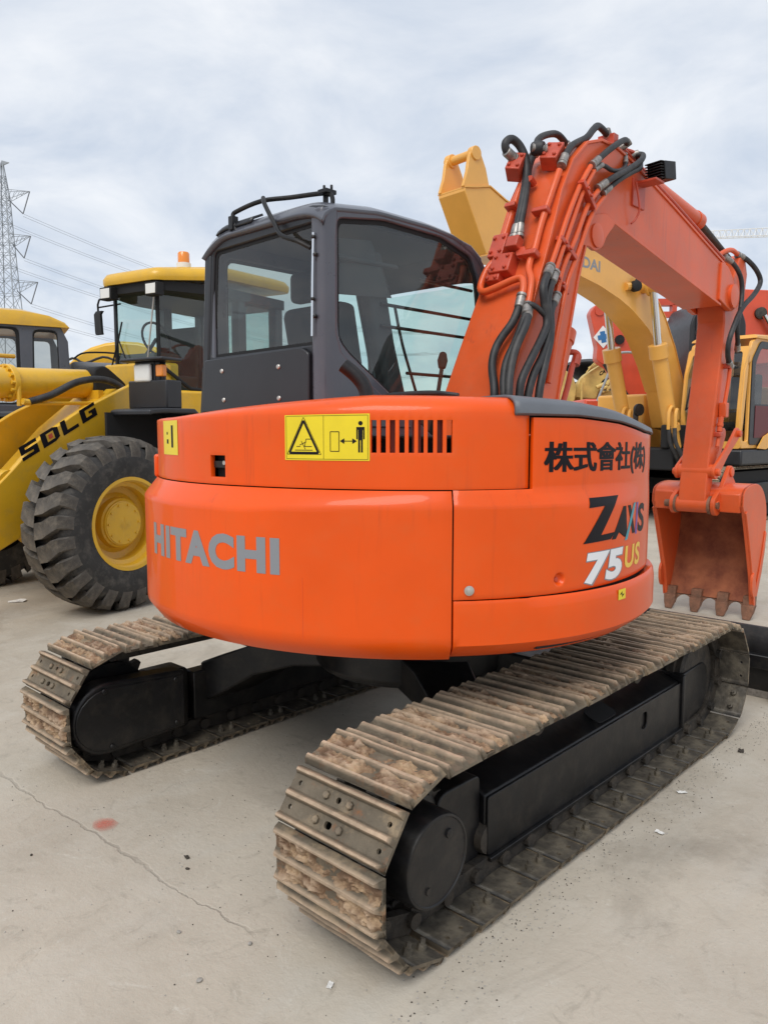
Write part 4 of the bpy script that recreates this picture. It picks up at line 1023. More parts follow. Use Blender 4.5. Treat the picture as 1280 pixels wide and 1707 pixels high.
def line(name, pts, r, m, parent=None, sm=5, ends=True, er=1.35, el=0.035):
    parent = parent or BM
    P = spline([Vector(p) for p in pts], sm) if sm else [Vector(p) for p in pts]
    mb = MB(); mb.tube(P, r, 12)
    o = mb.build(name, m, parent)
    if ends and m == 'rubber':
        for (a, b) in ((P[0], P[2]), (P[-1], P[-3])):
            d = (b - a).normalized(); mb = MB()
            mb.lathe([(r * 0.9, -0.012), (r * er, -0.01), (r * er, 0.004), (r * 1.12, 0.006), (r * 1.12, 0.012), (r * 1.25, 0.014), (r * 1.22, el * 2.0), (r, el * 2.1)], a, d, 12)
            mb.build('hose_fitting', 'ferrule', o)
    return o
Pp = lambda n, pts, r=0.015: line(n, pts, r, 'boom', BM, 5)
# steel pipes along the right flank
Pp('flank_pipe', [(.185, 1.359, 3.111), (.185, 1.248, 2.983), (.192, 1.11, 2.791), (.20, 1.008, 2.627), (.208, .915, 2.485)])
Pp('flank_pipe', [(.185, 1.40, 3.095), (.187, 1.27, 2.945), (.195, 1.145, 2.753), (.202, 1.04, 2.59), (.21, .955, 2.46)])
Pp('flank_pipe', [(.186, 1.47, 3.008), (.188, 1.33, 2.882), (.196, 1.19, 2.68), (.204, 1.045, 2.484), (.212, .975, 2.34)])
Pp('flank_pipe', [(.186, 1.535, 2.982), (.19, 1.375, 2.837), (.198, 1.23, 2.621), (.206, 1.105, 2.437), (.21, 1.05, 2.319), (.215, .985, 2.126), (.215, .90, 1.85)])
# clamps holding them
for (y, z, a) in ((1.315, 2.93, 0), (1.10, 2.60, 0), (1.03, 2.40, 0)):
    t = Vector((0.46, 0.89)).normalized() if z < 2.9 else Vector((0.65, 0.76)); n = Vector((-t.y, t.x))
    mb = MB()
    mtx = Matrix(((1, 0, 0, 0.195), (0, n.x, t.x, y), (0, n.y, t.y, z), (0, 0, 0, 1)))
    mb.box(-0.02, 0.022, -0.085, 0.105, -0.014, 0.014, 0, mtx); mb.lathe([(0.010, 0), (0.010, 0.012)], mtx @ Vector((0.022, 0.0, 0)), (1, 0, 0), 6); mb.lathe([(0.010, 0), (0.010, 0.012)], mtx @ Vector((0.022, 0.05, 0)), (1, 0, 0), 6)
    mb.build('pipe_clamp', 'boomred', BM, bevel=0.003)
# pipes on the back plate
Pp('back_pipe', [(.134, 1.101, 3.038), (.133, 1.021, 2.892), (.118, .949, 2.72), (.122, .877, 2.563), (.116, .853, 2.515), (.125, .824, 2.457), (.165, .790, 2.390), (.185, .745, 2.30), (.188, .722, 2.245)], 0.019)
Pp('back_pipe', [(-.125, .86, 2.55), (-.15, .815, 2.484), (-.155, .769, 2.395), (-.12, .750, 2.36), (-.05, .757, 2.372), (.06, .775, 2.405), (.115, .775, 2.404), (.145, .745, 2.344), (.148, .724, 2.296)], 0.020)
Pp('back_pipe', [(-.100, 1.072, 3.00), (-.112, .935, 2.69)], 0.020)
# valve blocks on the back plate
def blk(name, c, sx, sy, sz, tilt, m='boomred', rx=0.0, sub=True):
    mtx = Matrix.Translation(c) @ Matrix.Rotation(R(tilt), 4, 'X') @ Matrix.Rotation(R(rx), 4, 'Z')
    mb = MB(); mb.box(-sx / 2, sx / 2, -sy / 2, sy / 2, -sz / 2, sz / 2, 0, mtx)
    o = mb.build(name, m, BM, bevel=0.006)
    if sub:
        for (x, z) in ((-.3, .3), (.3, .3), (-.3, -.3), (.3, -.3)):
            mb = MB(); d = mtx.to_3x3() @ Vector((0, -1, 0)); mb.lathe([(0.011, 0), (0.011, 0.010), (0.006, 0.014)], mtx @ Vector((x * sx, -sy / 2, z * sz)), d, 6); mb.build('block_bolt', 'boomred', o)
    return o
blk('valve_block', (-.105, .895, 2.61), .10, .09, .15, -26)
blk('valve_block', (-.045, .835, 2.50), .13, .08, .12, -26)
blk('valve_block', (-.085, .815, 2.44), .09, .07, .08, -26)
blk('valve_block', (-.12, 1.055, 3.10), .085, .10, .13, -35, rx=20)
blk('valve_block', (.055, 1.16, 3.145), .10, .09, .14, -40, rx=15)
blk('valve_block', (.015, .845, 2.615), .075, .06, .07, -26, sub=False)
blk('pipe_bracket', (.10, .975, 2.80), .10, .05, .03, -26, sub=False)
blk('pipe_bracket', (.115, .855, 2.545), .09, .055, .035, -26, sub=False)
blk('pipe_bracket', (-.10, .985, 2.86), .07, .06, .03, -26, sub=False)
blk('pipe_bracket', (.035, .93, 2.63), .13, .012, .10, -26, 'boom', sub=False)
mb = MB(); mb.lathe([(0.032, 0), (0.032, 0.03), (0.02, 0.032)], (.06, .865, 2.555), (0, -.88, .45), 6); mb.build('plug', 'boomred', BM)
mb = MB(); mb.lathe([(0.022, 0), (0.022, 0.05)], (-.02, 1.08, 2.99), (0, -.88, .45), 10); mb.build('plug', 'boomred', BM)
# black hoses over the crown
line('hose', [(-.125, 1.035, 3.145), (-.135, .975, 3.175), (-.135, .965, 3.215), (-.125, 1.01, 3.245), (-.105, 1.065, 3.215), (-.075, 1.085, 3.13), (-.055, 1.06, 3.03), (-.02, .985, 2.915), (0.0, .915, 2.77), (.005, .865, 2.655)], 0.024, 'rubber')
line('hose', [(-.10, 1.215, 3.21), (-.085, 1.17, 3.18), (-.075, 1.115, 3.10), (-.04, 1.05, 3.01), (.0, .97, 2.885), (.02, .90, 2.74), (.03, .872, 2.66)], 0.020, 'rubber')
line('hose', [(.03, 1.11, 3.18), (.0, 1.085, 3.19), (-.02, 1.12, 3.245), (-.03, 1.22, 3.30), (-.03, 1.34, 3.335), (-.03, 1.44, 3.31), (-.03, 1.50, 3.27)], 0.020, 'rubber')
mb = MB(); mb.lathe([(0.034, -0.035), (0.040, -0.02), (0.040, 0.02), (0.034, 0.035)], (0.0, 1.09, 3.185), (1, .2, -.1), 12); mb.build('hose_knot', 'rubber', BM)
line('hose', [(.135, 1.125, 3.075), (.13, 1.173, 3.14), (.12, 1.263, 3.218), (.12, 1.419, 3.30), (.11, 1.516, 3.375), (.10, 1.595, 3.418), (.10, 1.70, 3.40), (.10, 1.735, 3.37)], 0.0205, 'rubber')
line('hose', [(.186, 1.38, 3.125), (.20, 1.519, 3.227), (.20, 1.658, 3.311), (.19, 1.766, 3.360), (.16, 1.845, 3.368), (.12, 1.84, 3.345)], 0.0185, 'rubber')
line('hose', [(.187, 1.455, 3.012), (.22, 1.571, 3.089), (.22, 1.761, 3.181), (.22, 1.92, 3.268), (.20, 1.99, 3.325), (.15, 1.98, 3.335), (.11, 1.96, 3.325)], 0.0185, 'rubber')
line('hose', [(.187, 1.52, 2.996), (.215, 1.655, 3.095), (.22, 1.833, 3.185), (.20, 1.96, 3.24), (.16, 2.03, 3.30), (.11, 2.02, 3.31)], 0.016, 'rubber')
line('hose', [(.187, 1.41, 3.105), (.20, 1.48, 3.14), (.205, 1.58, 3.135), (.20, 1.70, 3.165), (.18, 1.80, 3.22), (.15, 1.85, 3.30)], 0.013, 'rubber')
# manifold on the crown
mb = MB(); mb.box(0.04, 0.15, 1.70, 1.76, 3.315, 3.40); mb.box(0.07, 0.14, 1.76, 2.05, 3.30, 3.335); mb.tube([(0.11, 1.85, 3.36), (0.07, 1.95, 3.37), (0.06, 2.05, 3.33), (0.06, 2.3, 3.27)], 0.014, 8, smooth=4)
mb.tube([(0.13, 1.90, 3.35), (0.15, 2.0, 3.345), (0.135, 2.1, 3.31)], 0.014, 8, smooth=4)
mb.build('crown_manifold', 'boomred', BM, bevel=0.004)
# low hoses hanging towards the body
line('hose', [(.150, .722, 2.30), (.155, .685, 2.232), (.145, .645, 2.155), (.105, .603, 2.074), (.090, .567, 2.004), (.105, .525, 1.919), (.16, .47, 1.80), (.17, .45, 1.66)], 0.022, 'rubber')
line('hose', [(.19, .72, 2.245), (.215, .655, 2.17), (.21, .585, 2.05), (.195, .525, 1.94), (.21, .48, 1.844), (.235, .45, 1.77), (.24, .45, 1.66)], 0.022, 'rubber')
line('hose', [(.19, .72, 2.225), (.24, .63, 2.14), (.235, .54, 2.0), (.25, .475, 1.875), (.275, .43, 1.77), (.28, .43, 1.66)], 0.022, 'rubber')
line('hose', [(.208, .905, 2.47), (.24, .79, 2.35), (.25, .79, 2.253), (.26, .80, 2.159), (.27, .732, 2.072), (.28, .621, 1.956), (.28, .54, 1.851), (.28, .52, 1.771), (.28, .51, 1.66)], 0.0215, 'rubber')
line('hose', [(.211, .948, 2.445), (.24, .84, 2.31), (.26, .81, 2.206), (.27, .808, 2.104), (.28, .735, 1.988), (.29, .635, 1.882), (.29, .585, 1.773), (.29, .57, 1.66)], 0.0215, 'rubber')
line('hose', [(.212, .968, 2.325), (.24, .87, 2.23), (.26, .84, 2.149), (.28, .80, 2.06), (.30, .72, 1.93), (.31, .66, 1.80), (.31, .64, 1.66)], 0.0215, 'rubber')
line('hose', [(.19, .715, 2.24), (.215, .71, 2.25), (.235, .74, 2.235), (.25, .79, 2.20)], 0.015, 'rubber', ends=False)
# work lamp
mb = MB(); mb.box(.155, .30, 1.98, 2.10, 3.155, 3.170); mb.box(.15, .165, 1.95, 2.12, 3.02, 3.19); mb.tube([(.19, 1.93, 3.15), (.20, 1.97, 3.0), (.18, 1.96, 2.93), (.165, 1.93, 2.90)], 0.007, 8, smooth=4)
mb.build('lamp_bracket', 'boomred', BM, bevel=0.003)
mtx = Matrix.Translation((.255, 2.10, 3.235)) @ Matrix.Rotation(R(-10), 4, 'Z') @ Matrix.Rotation(R(8), 4, 'X')
mb = MB(); mb.box(-.065, .065, -.02, .10, -.055, .055, 0, mtx)
for k in range(7): mb.box(-.06, .06, -.055, -.02, -.05 + .0165 * k, -.042 + .0165 * k, 0, mtx)
mb.box(-.055, .055, .10, .108, -.045, .045, 1, mtx)
mb.build('work_lamp', ['black', 'lens'], BM, bevel=0.004)
mb = MB(); flat_text(mb, 'σ', lambda u, v: (-0.175 + 0.05 * u, 0.566 - 0.012 + 0.022 * v - 0.006, 1.79 + 0.045 * v), 0.02); mb.build('chalk_mark', 'boomred', BM, fix=False, smooth=0)

# ---- arm
ARMP = [(3.50, .97), (3.51, 1.07), (3.545, 1.34), (3.595, 1.58), (3.65, 1.87), (3.725, 2.24), (3.76, 2.48), (3.72, 2.64), (3.77, 2.76), (3.92, 2.84), (4.04, 3.03), (4.11, 3.07), (4.18, 3.04), (4.24, 2.92), (4.20, 2.74), (4.10, 2.52), (4.02, 2.23), (3.91, 1.93), (3.785, 1.58), (3.68, 1.288), (3.62, 1.07), (3.62, .97)]
mb = MB(); mb.prism(ARMP, -0.112, 0.112, 0)
AR = mb.build('arm', 'boom', EX, smooth=20, bevel=0.012, seg=3)
mb = MB(); mb.lathe([(0.062, -0.135), (0.066, -0.13), (0.066, 0.13), (0.062, 0.135)], (0, 3.56, 0.985), (1, 0, 0), 28); mb.build('arm_end_boss', 'boom', AR)
mb = MB(); mb.lathe([(0.04, -0.145), (0.058, -0.14), (0.058, 0.14), (0.04, 0.145)], (0, 3.59, 1.26), (1, 0, 0), 24); mb.build('link_boss', 'boom', AR)
for z in (2.62, 2.40):
    pass
line('arm_hose', [(.09, 4.05, 3.06), (.13, 4.16, 3.03), (.18, 4.25, 2.95), (.20, 4.30, 2.856), (.20, 4.16, 2.737), (.20, 3.90, 2.598), (.195, 3.75, 2.447), (.18, 3.68, 2.298), (.165, 3.72, 2.19), (.15, 3.83, 2.12)], 0.021, 'rubber', AR)
line('arm_hose', [(.10, 3.75, 2.99), (.15, 3.82, 2.93), (.175, 3.90, 2.84), (.18, 3.93, 2.72), (.19, 3.88, 2.58), (.19, 3.83, 2.44), (.18, 3.88, 2.33), (.15, 3.97, 2.27)], 0.019, 'rubber', AR)
line('arm_pipe', [(.06, 3.70, 3.0), (.08, 3.80, 3.05), (.09, 3.92, 3.075), (.09, 4.06, 3.06)], 0.020, 'boom', AR)
line('arm_pipe', [(.15, 3.82, 2.13), (.15, 3.80, 2.0), (.145, 3.745, 1.80), (.14, 3.70, 1.66), (.14, 3.64, 1.46)], 0.016, 'boom', AR)
def blk2(c, s, m='boom'):
    mb = MB(); mb.box(c[0] - s[0], c[0] + s[0], c[1] - s[1], c[1] + s[1], c[2] - s[2], c[2] + s[2]); return mb.build('pipe_valve', m, AR, bevel=0.008)
blk2((.145, 3.735, 1.76), (.03, .035, .06)); blk2((.135, 3.80, 2.12), (.03, .03, .02), 'boomred'); blk2((.135, 3.66, 1.56), (.03, .03, .02), 'boomred')
mb = MB(); mb.lathe([(.022, 0), (.022, .05), (.026, .055), (.026, .075), (.02, .08), (.02, .12)], (.14, 3.70, 1.70), (0, -.25, -1), 10); mb.build('pipe_union', 'boom', AR)
# bucket cylinder in front of the arm
mb = MB(); mb.tube([(0, 4.19, 2.62), (0, 4.12, 2.05)], 0.045, 16); bc = mb.build('bucket_cylinder', 'boom', EX)
mb = MB(); mb.tube([(0, 4.12, 2.05), (0, 4.03, 1.56)], 0.024, 14); mb.build('cylinder_rod', 'chrome', bc)
# bucket links
def link(x, a, b, ra, rb, t, m='boom'):
    A = Vector(a); B = Vector(b); d = (B - A).normalized(); n = Vector((-d.y, d.x)); pts = []
    base = math.atan2(d.y, d.x)
    for k in range(13): g = base + PI / 2 + PI * k / 12; pts.append((A.x + ra * math.cos(g), A.y + ra * math.sin(g)))
    mid = (A + B) / 2; w = min(ra, rb) * 0.72
    pts.append(tuple(mid - n * w))
    for k in range(13): g = base - PI / 2 + PI * k / 12; pts.append((B.x + rb * math.cos(g), B.y + rb * math.sin(g)))
    pts.append(tuple(mid + n * w))
    mb = MB(); mb.prism(pts, x, x + t, 0)
    return mb
for x in (-0.165, 0.14):
    mb = link(x, (3.58, 1.255), (4.03, 1.565), 0.058, 0.052, 0.026)
    for (y, z) in ((3.58, 1.255), (4.03, 1.565)): mb.lathe([(0.03, 0), (0.03, 0.04), (0.022, 0.042)], (x + (0.013 if x > 0 else -0.026), y, z), (1, 0, 0), 16)
    mb.build('idler_link', 'boom', EX, bevel=0.005)
mb = link(-0.05, (4.03, 1.565), (3.86, 1.235), 0.05, 0.05, 0.10); mb.build('bucket_link', 'boom', EX, bevel=0.005)

# ---- bucket
BK = [(3.60, .985), (3.615, 1.09), (3.70, 1.135), (3.90, 1.155), (4.05, 1.11), (4.155, 1.00), (4.195, .85), (4.185, .70), (4.145, .52), (4.10, .40), (4.05, .26), (3.985, .13)]
BKs = [tuple(v) for v in spline([Vector((*p, 0)).xy for p in BK], 3)]
def inset(ps, d):
    out = []
    for i, p in enumerate(ps):
        a = Vector(ps[max(0, i - 1)]); b = Vector(ps[min(len(ps) - 1, i + 1)]); t = (b - a).normalized(); n = Vector((t.y, -t.x)); q = Vector(p) + n * d; out.append((q.x, q.y))
    return out
ins = inset(BKs, 0.022)
mb = MB()
mb.loft([[(-0.372, y, z) for y, z in BKs], [(0.372, y, z) for y, z in BKs]], 0, closed=False)
mb.loft([[(-0.372, y, z) for y, z in ins], [(0.372, y, z) for y, z in ins]], 1, closed=False)
n = len(BKs)
for x in (-0.372, 0.372): mb.loft([[(x, y, z) for y, z in BKs], [(x, y, z) for y, z in ins]], 0, closed=False)
BU = mb.build('bucket', ['boom', 'rustin'], EX, smooth=40, fix=True, label='orange digging bucket with four worn teeth, standing on the concrete')
for sx in (-1, 1):
    pr = [p for p in BKs] + [(3.935, .12), (3.915, .20), (3.875, .37), (3.80, .56), (3.70, .80), (3.64, .93)]
    mb = MB(); mb.prism(pr, sx * 0.352, sx * 0.378, 0); o = mb.build('side_plate', ['boom'], BU, bevel=0.004)
    mb = MB(); mb.prism([(3.935, .12), (3.915, .20), (3.875, .37), (3.80, .56), (3.70, .80), (3.64, .93), (3.68, .945), (3.74, .81), (3.84, .575), (3.915, .38), (3.955, .21), (3.975, .13)], sx * 0.3785, sx * 0.392, 0); mb.build('edge_strip', 'boom', o, bevel=0.003)
    mb = MB(); mb.prism([(3.95, .14), (4.0, .16), (4.11, .40), (4.16, .56), (4.19, .72), (4.16, .74), (4.11, .57), (4.05, .41), (3.97, .24)], sx * 0.3785, sx * 0.388, 0); mb.build('wear_strip', 'boom', o, bevel=0.003)
    mb = MB(); mb.prism(rpoly([(3.88, .20), (3.84, .27), (3.835, .37), (3.88, .43), (3.93, .34), (3.945, .22)], .03, 3), sx * 0.380, sx * 0.402, 0); mb.build('side_cutter', 'boom', o, bevel=0.004)
# boxed top beam and hanger ears
for xa, xb in ((-0.352, -0.19), (0.19, 0.352)):
    mb = MB(); mb.prism([(3.60, .93), (3.60, 1.08), (3.66, 1.12), (3.74, 1.10), (3.70, .93)], xa, xb, 0); mb.build('top_beam', 'boom', BU, bevel=0.008)
for x in (-0.185, 0.150):
    mb = link(x, (3.585, .985), (3.86, 1.245), 0.085, 0.055, 0.035)
    mb.prism([(3.60, .90), (3.68, 1.08), (3.80, 1.22), (3.92, 1.20), (4.0, 1.13), (3.8, 1.05), (3.66, .93)], x + .001, x + 0.034, 0)
    for (y, z) in ((3.575, .985), (3.86, 1.245)): mb.lathe([(0.040, 0), (0.040, 0.012), (0.028, 0.014)], (x + (0.035 if x > 0 else -0.012), y, z), (1, 0, 0), 18)
    mb.build('hanger_ear', 'boom', BU, bevel=0.004)
mb = MB(); mb.lathe([(0.03, -0.24), (0.03, 0.20)], (0, 3.56, .985), (1, 0, 0), 16); mb.lathe([(0.075, 0.128), (0.075, 0.148)], (0, 3.56, .985), (1, 0, 0), 24); mb.lathe([(0.075, -0.148), (0.075, -0.128)], (0, 3.56, .985), (1, 0, 0), 24)
mb.build('bucket_pin', 'tooth', BU)
# scalloped lip and teeth
TX = [-0.325, -0.095, 0.130, 0.345]
lp = [(-0.372, .24), (-0.372, .10), (-0.285, .085)]
for a, b in zip(TX, TX[1:]):
    for k in range(7):
        f = k / 6; lp.append((a + 0.045 + (b - a - 0.09) * f, .085 + .045 * math.sin(PI * f) ** 0.7))
lp += [(0.372, .085), (0.372, .24)]
mb = MB(); mb.plate(lp, [], lambda u, v, w: (u, 3.985 - (v - .13) * -0.45 + w - 0.012, v), 0.025); mb.build('bucket_lip', ['tooth'], BU, smooth=20, bevel=0.003)
for x in TX:
    mb = MB(); mb.loft([[(x - .046, 3.945, .20), (x + .046, 3.945, .20), (x + .046, 4.01, .20), (x - .046, 4.01, .20)], [(x - .046, 3.925, .10), (x + .046, 3.925, .10), (x + .046, 3.995, .10), (x - .046, 3.995, .10)]])
    t_ = mb.build('tooth_adapter', 'tooth', BU, bevel=0.006)
    mb = MB(); mb.loft([[(x - .052, 3.915, .125), (x + .052, 3.915, .125), (x + .052, 4.0, .125), (x - .052, 4.0, .125)], [(x - .045, 3.905, .06), (x + .045, 3.905, .06), (x + .045, 3.965, .06), (x - .045, 3.965, .06)], [(x - .030, 3.895, .002), (x + .030, 3.895, .002), (x + .030, 3.915, .002), (x - .030, 3.915, .002)]])
    mb.build('bucket_tooth', 'tooth', BU, bevel=0.006)
# =================================================================== yellow wheel loader on the left
# local frame: x forward, y to its left (towards the camera), z up; outer face of the near front tyre at y = 0
WL = empty('wheel_loader', 'yellow wheel loader with black lettering on its lift arm, left of the orange excavator', 'wheel loader', (-3.759, 0.574, 0), 12 - 90)
def lm(mb, name, m, parent=None, **k): return mb.build(name, m, parent or WL, **k)
def wheel(cx, cy, sg, parent):
    Rt, W = 0.775, 0.52
    mb = MB()
    half = [(0.40, 0.255), (0.43, 0.262), (0.50, 0.275), (0.58, 0.272), (0.64, 0.258), (0.675, 0.235), (0.695, 0.20), (0.70, 0.0)]
    prof = [(r, h) for r, h in half] + [(r, -h) for r, h in half[::-1][1:]]
    prof = [(0.40, 0.255)] + prof[1:]
    mb.lathe(prof, (cx, cy, Rt - 0.005), (0, sg, 0), 56); del mb.f[-2:]; del mb.m[-2:]
    ty = mb.build('tyre', 'tyre', parent, smooth=50)
    N = 24; half_lugs = []
    lug = MB()
    def pt(a, r, y): return (r * math.cos(a), y, r * math.sin(a))
    da = 2 * PI / N
    rows = [(0.0, 0.778, 0.0), (0.10, 0.777, 0.10), (0.185, 0.768, 0.34), (0.235, 0.735, 0.46), (0.262, 0.665, 0.46), (0.268, 0.625, 0.44)]
    vs = []
    for (y, r, sh) in rows:
        w = 0.34 if y < .2 else 0.26
        for (aa, rr) in ((sh - w - .07, 0.69 if y < .22 else r - 0.03), (sh - w, r), (sh + w, r), (sh + w + .07, 0.69 if y < .22 else r - 0.03)):
            vs.append(pt(aa * da, rr, y * sg))
    n = 4
    fs = [(i * n + k, i * n + k + 1, (i + 1) * n + k + 1, (i + 1) * n + k) for i in range(len(rows) - 1) for k in range(n - 1)]
    lug.add(vs, fs); lug.add([vs[-4], vs[-3], vs[-2], vs[-1]], [(0, 1, 2, 3)])
    o = lug.build('tread_lug', 'tyretread', None, smooth=25); me = o.data; bpy.data.objects.remove(o)
    o2 = MB(); o2.add([(x, -y, z) for x, y, z in vs], fs); o2.add([(x, -y, z) for x, y, z in vs[-4:]], [(0, 1, 2, 3)])
    o = o2.build('tread_lug', 'tyretread', None, smooth=25); me2 = o.data; bpy.data.objects.remove(o)
    for k in range(N):
        for mm, ph in ((me, 0.0), (me2, 0.5)):
            q = bpy.data.objects.new('tread_lug', mm); COL.objects.link(q); q.parent = ty
            q.location = (cx, cy, Rt - 0.005); q.rotation_euler = (0, (k + ph) * da, 0)
    mb = MB(); mb.lathe([(0.385, 0.262), (0.415, 0.262), (0.418, 0.245), (0.395, 0.235), (0.375, 0.22), (0.365, 0.17), (0.33, 0.155), (0.325, 0.06), (0.27, 0.05), (0.23, 0.07), (0.22, 0.13), (0.205, 0.14), (0.20, 0.155), (0.190, 0.16), (0.188, 0.165), (0.0, 0.170)], (cx, cy, Rt), (0, sg, 0), 48); del mb.f[-1:]; del mb.m[-1:]
    rm = mb.build('rim', 'yellow', parent, smooth=30)
    for k in range(10):
        a = 2 * PI * k / 10
        mb = MB(); mb.lathe([(0.011, 0), (0.011, 0.012)], (cx + 0.165 * math.cos(a), cy + sg * 0.165, Rt + 0.165 * math.sin(a)), (0, sg, 0), 6); mb.build('hub_bolt', 'yellow', rm)
    mb = MB(); f = lambda u, v: (cx - (u - .5) * .16 * sg, cy + sg * 0.172, Rt + (v - .5) * .16)
    for (a, b) in (((.2, .35), (.8, .35)), ((.8, .35), (.55, .55)), ((.55, .55), (.55, .85)), ((.45, .55), (.2, .35)), ((.3, .25), (.7, .25))): seg(mb, f, a, b, .03, 0)
    mb.build('hub_emblem', 'yellow', rm, fix=False)
wheel(0, -0.265, 1, WL); wheel(0, -2.235, -1, WL); wheel(-3.0, -0.265, 1, WL); wheel(-3.0, -2.235, -1, WL)
armp = [(-.93, 1.98), (-.90, 2.06), (-.78, 2.09), (-.06, 1.77), (.36, 1.52), (.62, 1.26), (.95, 0.98), (1.45, 0.62), (1.75, .42), (1.70, .28), (1.45, .32), (.80, .56), (.45, .72), (.22, .92), (.03, 1.14), (-.28, 1.44), (-.73, 1.76)]
armp = rpoly(armp, 0.08, 2)
for (y, lb) in ((-0.80, 'lift arm on the near side with black lettering'), (-1.78, 'lift arm on the far side')):
    mb = MB(); mb.prism(armp, y, y + 0.06, 1); a_ = lm(mb, 'lift_arm', 'yellow', bevel=0.012, smooth=20, label=lb)
    mb = MB(); mb.lathe([(0.05, -0.02), (0.07, -0.015), (0.07, 0.10), (0.05, 0.11)], (0.25, y, 1.0), (0, 1, 0), 16); mb.build('arm_pin', 'yellow', a_)
    if y > -1:
        mb = MB(); yy = y + 0.0625
        O_ = Vector((0.52, 1.325)); dd = Vector((-0.805, 0.425)).normalized(); nn = Vector((dd.y, -dd.x)) * -1
        if nn.y < 0: nn = -nn
        def f(u, v): 
            q = O_ + dd * (u * 0.90) + nn * (v * 0.125) + dd * v * 0.02; return (q.x, yy, q.y)
        def bar(u0, v0, u1, v1, mi=0): poly(mb, f, [(u0, v0), (u1, v0), (u1, v1), (u0, v1)], mi)
        s_ = 0.21; g_ = 0.262
        # S
        bar(0, 0, s_, .24); bar(0, .38, s_, .62); bar(0, .76, s_, 1); bar(0, .62, .06, .76); bar(s_ - .06, .24, s_, .38)
        # D
        x = g_; bar(x, 0, x + .065, 1); bar(x + .065, 0, x + .16, .22); bar(x + .065, .78, x + .16, 1); poly(mb, f, [(x + .16, 0), (x + .22, .16), (x + .22, .84), (x + .16, 1), (x + .16, .78), (x + .16, .22)])
        bar(x + .09, .34, x + .14, .66, 1)
        # L
        x = 2 * g_; bar(x, 0, x + .065, 1); bar(x + .065, 0, x + s_, .24)
        # G
        x = 3 * g_; bar(x, 0, x + .065, 1); bar(x + .065, 0, x + s_, .24); bar(x + .065, .76, x + s_, 1); bar(x + s_ - .065, .24, x + s_, .58); bar(x + .11, .40, x + s_ - .065, .58)
        mb.build('arm_lettering', ['tblack', 'boomred'], a_, fix=False, smooth=0)
mb = MB(); mb.tube([(0.62, -1.76, 1.12), (0.62, -0.76, 1.12)], 0.14, 20); lm(mb, 'cross_tube', 'yellow')
# tilt cylinder, its hose and steel pipe
mb = MB(); mb.tube([(-.66, -1.35, 2.07), (0.60, -1.35, 2.02)], 0.145, 26); mb.tube([(0.20, -1.35, 2.036), (0.26, -1.35, 2.033)], 0.175, 26); mb.tube([(0.60, -1.35, 2.02), (0.68, -1.35, 2.016)], 0.17, 26)
tcy = lm(mb, 'tilt_cylinder', 'yellow', bevel=0.006)
mb = MB()
for k in range(14):
    a = 2 * PI * k / 14; mb.lathe([(0.018, 0), (0.018, 0.03)], (0.26, -1.35 + .155 * math.cos(a), 2.033 + .155 * math.sin(a)), (1, 0, 0), 6)
mb.build('gland_bolts', 'yellow', tcy)
mb = MB(); mb.tube([(0.68, -1.35, 2.016), (1.5, -1.35, 1.96)], 0.07, 18); mb.build('cylinder_rod', 'chrome', tcy)
mb = MB(); mb.prism(rpoly([(-.62, 1.90), (-.60, 2.22), (-.75, 2.26), (-1.02, 2.08), (-1.05, 1.80), (-.80, 1.75)], .06, 3), -1.52, -1.18, 1); lm(mb, 'cylinder_bracket', 'blackm', bevel=0.02)
mb = MB(); mb.tube([(0.15, -1.15, 1.86), (-0.05, -1.10, 1.93), (-0.3, -1.05, 2.06), (-0.55, -1.02, 2.10), (-0.75, -1.0, 2.05), (-0.9, -0.98, 1.92)], 0.034, 12, smooth=6); lm(mb, 'tilt_hose', 'rubber')
mb = MB(); mb.tube([(0.22, -1.15, 1.86), (0.16, -1.15, 1.855), (-0.05, -1.12, 1.92)], 0.03, 10); mb.tube([(0.2, -1.15, 1.84), (-.62, -1.15, 1.87)], 0.018, 8); mb.tube([(0.22, -1.2, 1.82), (0.22, -1.2, 2.0)], 0.022, 8); mb.box(-.66, -.6, -1.3, -1.12, 1.84, 2.0)
lm(mb, 'tilt_pipe', 'yellow')
mb = MB(); mb.tube([(0.6, -1.9, 2.32), (-0.22, -1.9, 2.34)], 0.022, 8); lm(mb, 'linkage_rod', 'yellow')
# front frame, axle, dark belly
mb = MB(); mb.prism([(.35, .62), (.30, 1.15), (-.2, 1.62), (-.75, 2.02), (-1.02, 1.95), (-1.05, .55), (-.3, .45)], -1.55, -0.95, 1); lm(mb, 'front_frame', 'yellow', bevel=0.01)
mb = MB(); mb.tube([(0, -2.1, .76), (0, -.4, .76)], 0.17, 18); mb.lathe([(0.12, -.25), (.28, -.12), (.28, .12), (.12, .25)], (0, -1.25, .76), (0, 1, 0), 20); lm(mb, 'front_axle', 'yellow')
mb = MB(); mb.tube([(-3, -2.1, .76), (-3, -.4, .76)], 0.17, 18); lm(mb, 'rear_axle', 'yellow')
mb = MB(); mb.prism([(1.85, .10), (3.0, .06), (3.0, 1.05), (2.6, 1.15), (2.25, .8), (2.05, .35)], -2.6, 0.1, 1); lm(mb, 'loader_bucket', 'yellow', bevel=0.02)
# fender over the near front wheel
for y0, y1 in ((-0.50, 0.03), (-2.53, -2.0)):
    mb = MB(); pr = [(-0.22, 1.775), (-0.27, 1.79), (-.40, 1.80), (-.78, 1.80), (-1.02, 1.62), (-1.10, 1.30)]
    mb.prism(pr + [(x + (0.02 if x < -.9 else 0), z - 0.045) for x, z in pr[::-1]], y0, y1, 1); fd_ = lm(mb, 'fender', 'cabdark', bevel=0.012)
    mb = MB(); mb.box(-1.06, -.15, y0 + .01, y0 + .04, 1.15, 1.76); mb.build('mud_flap', 'blackm', fd_)
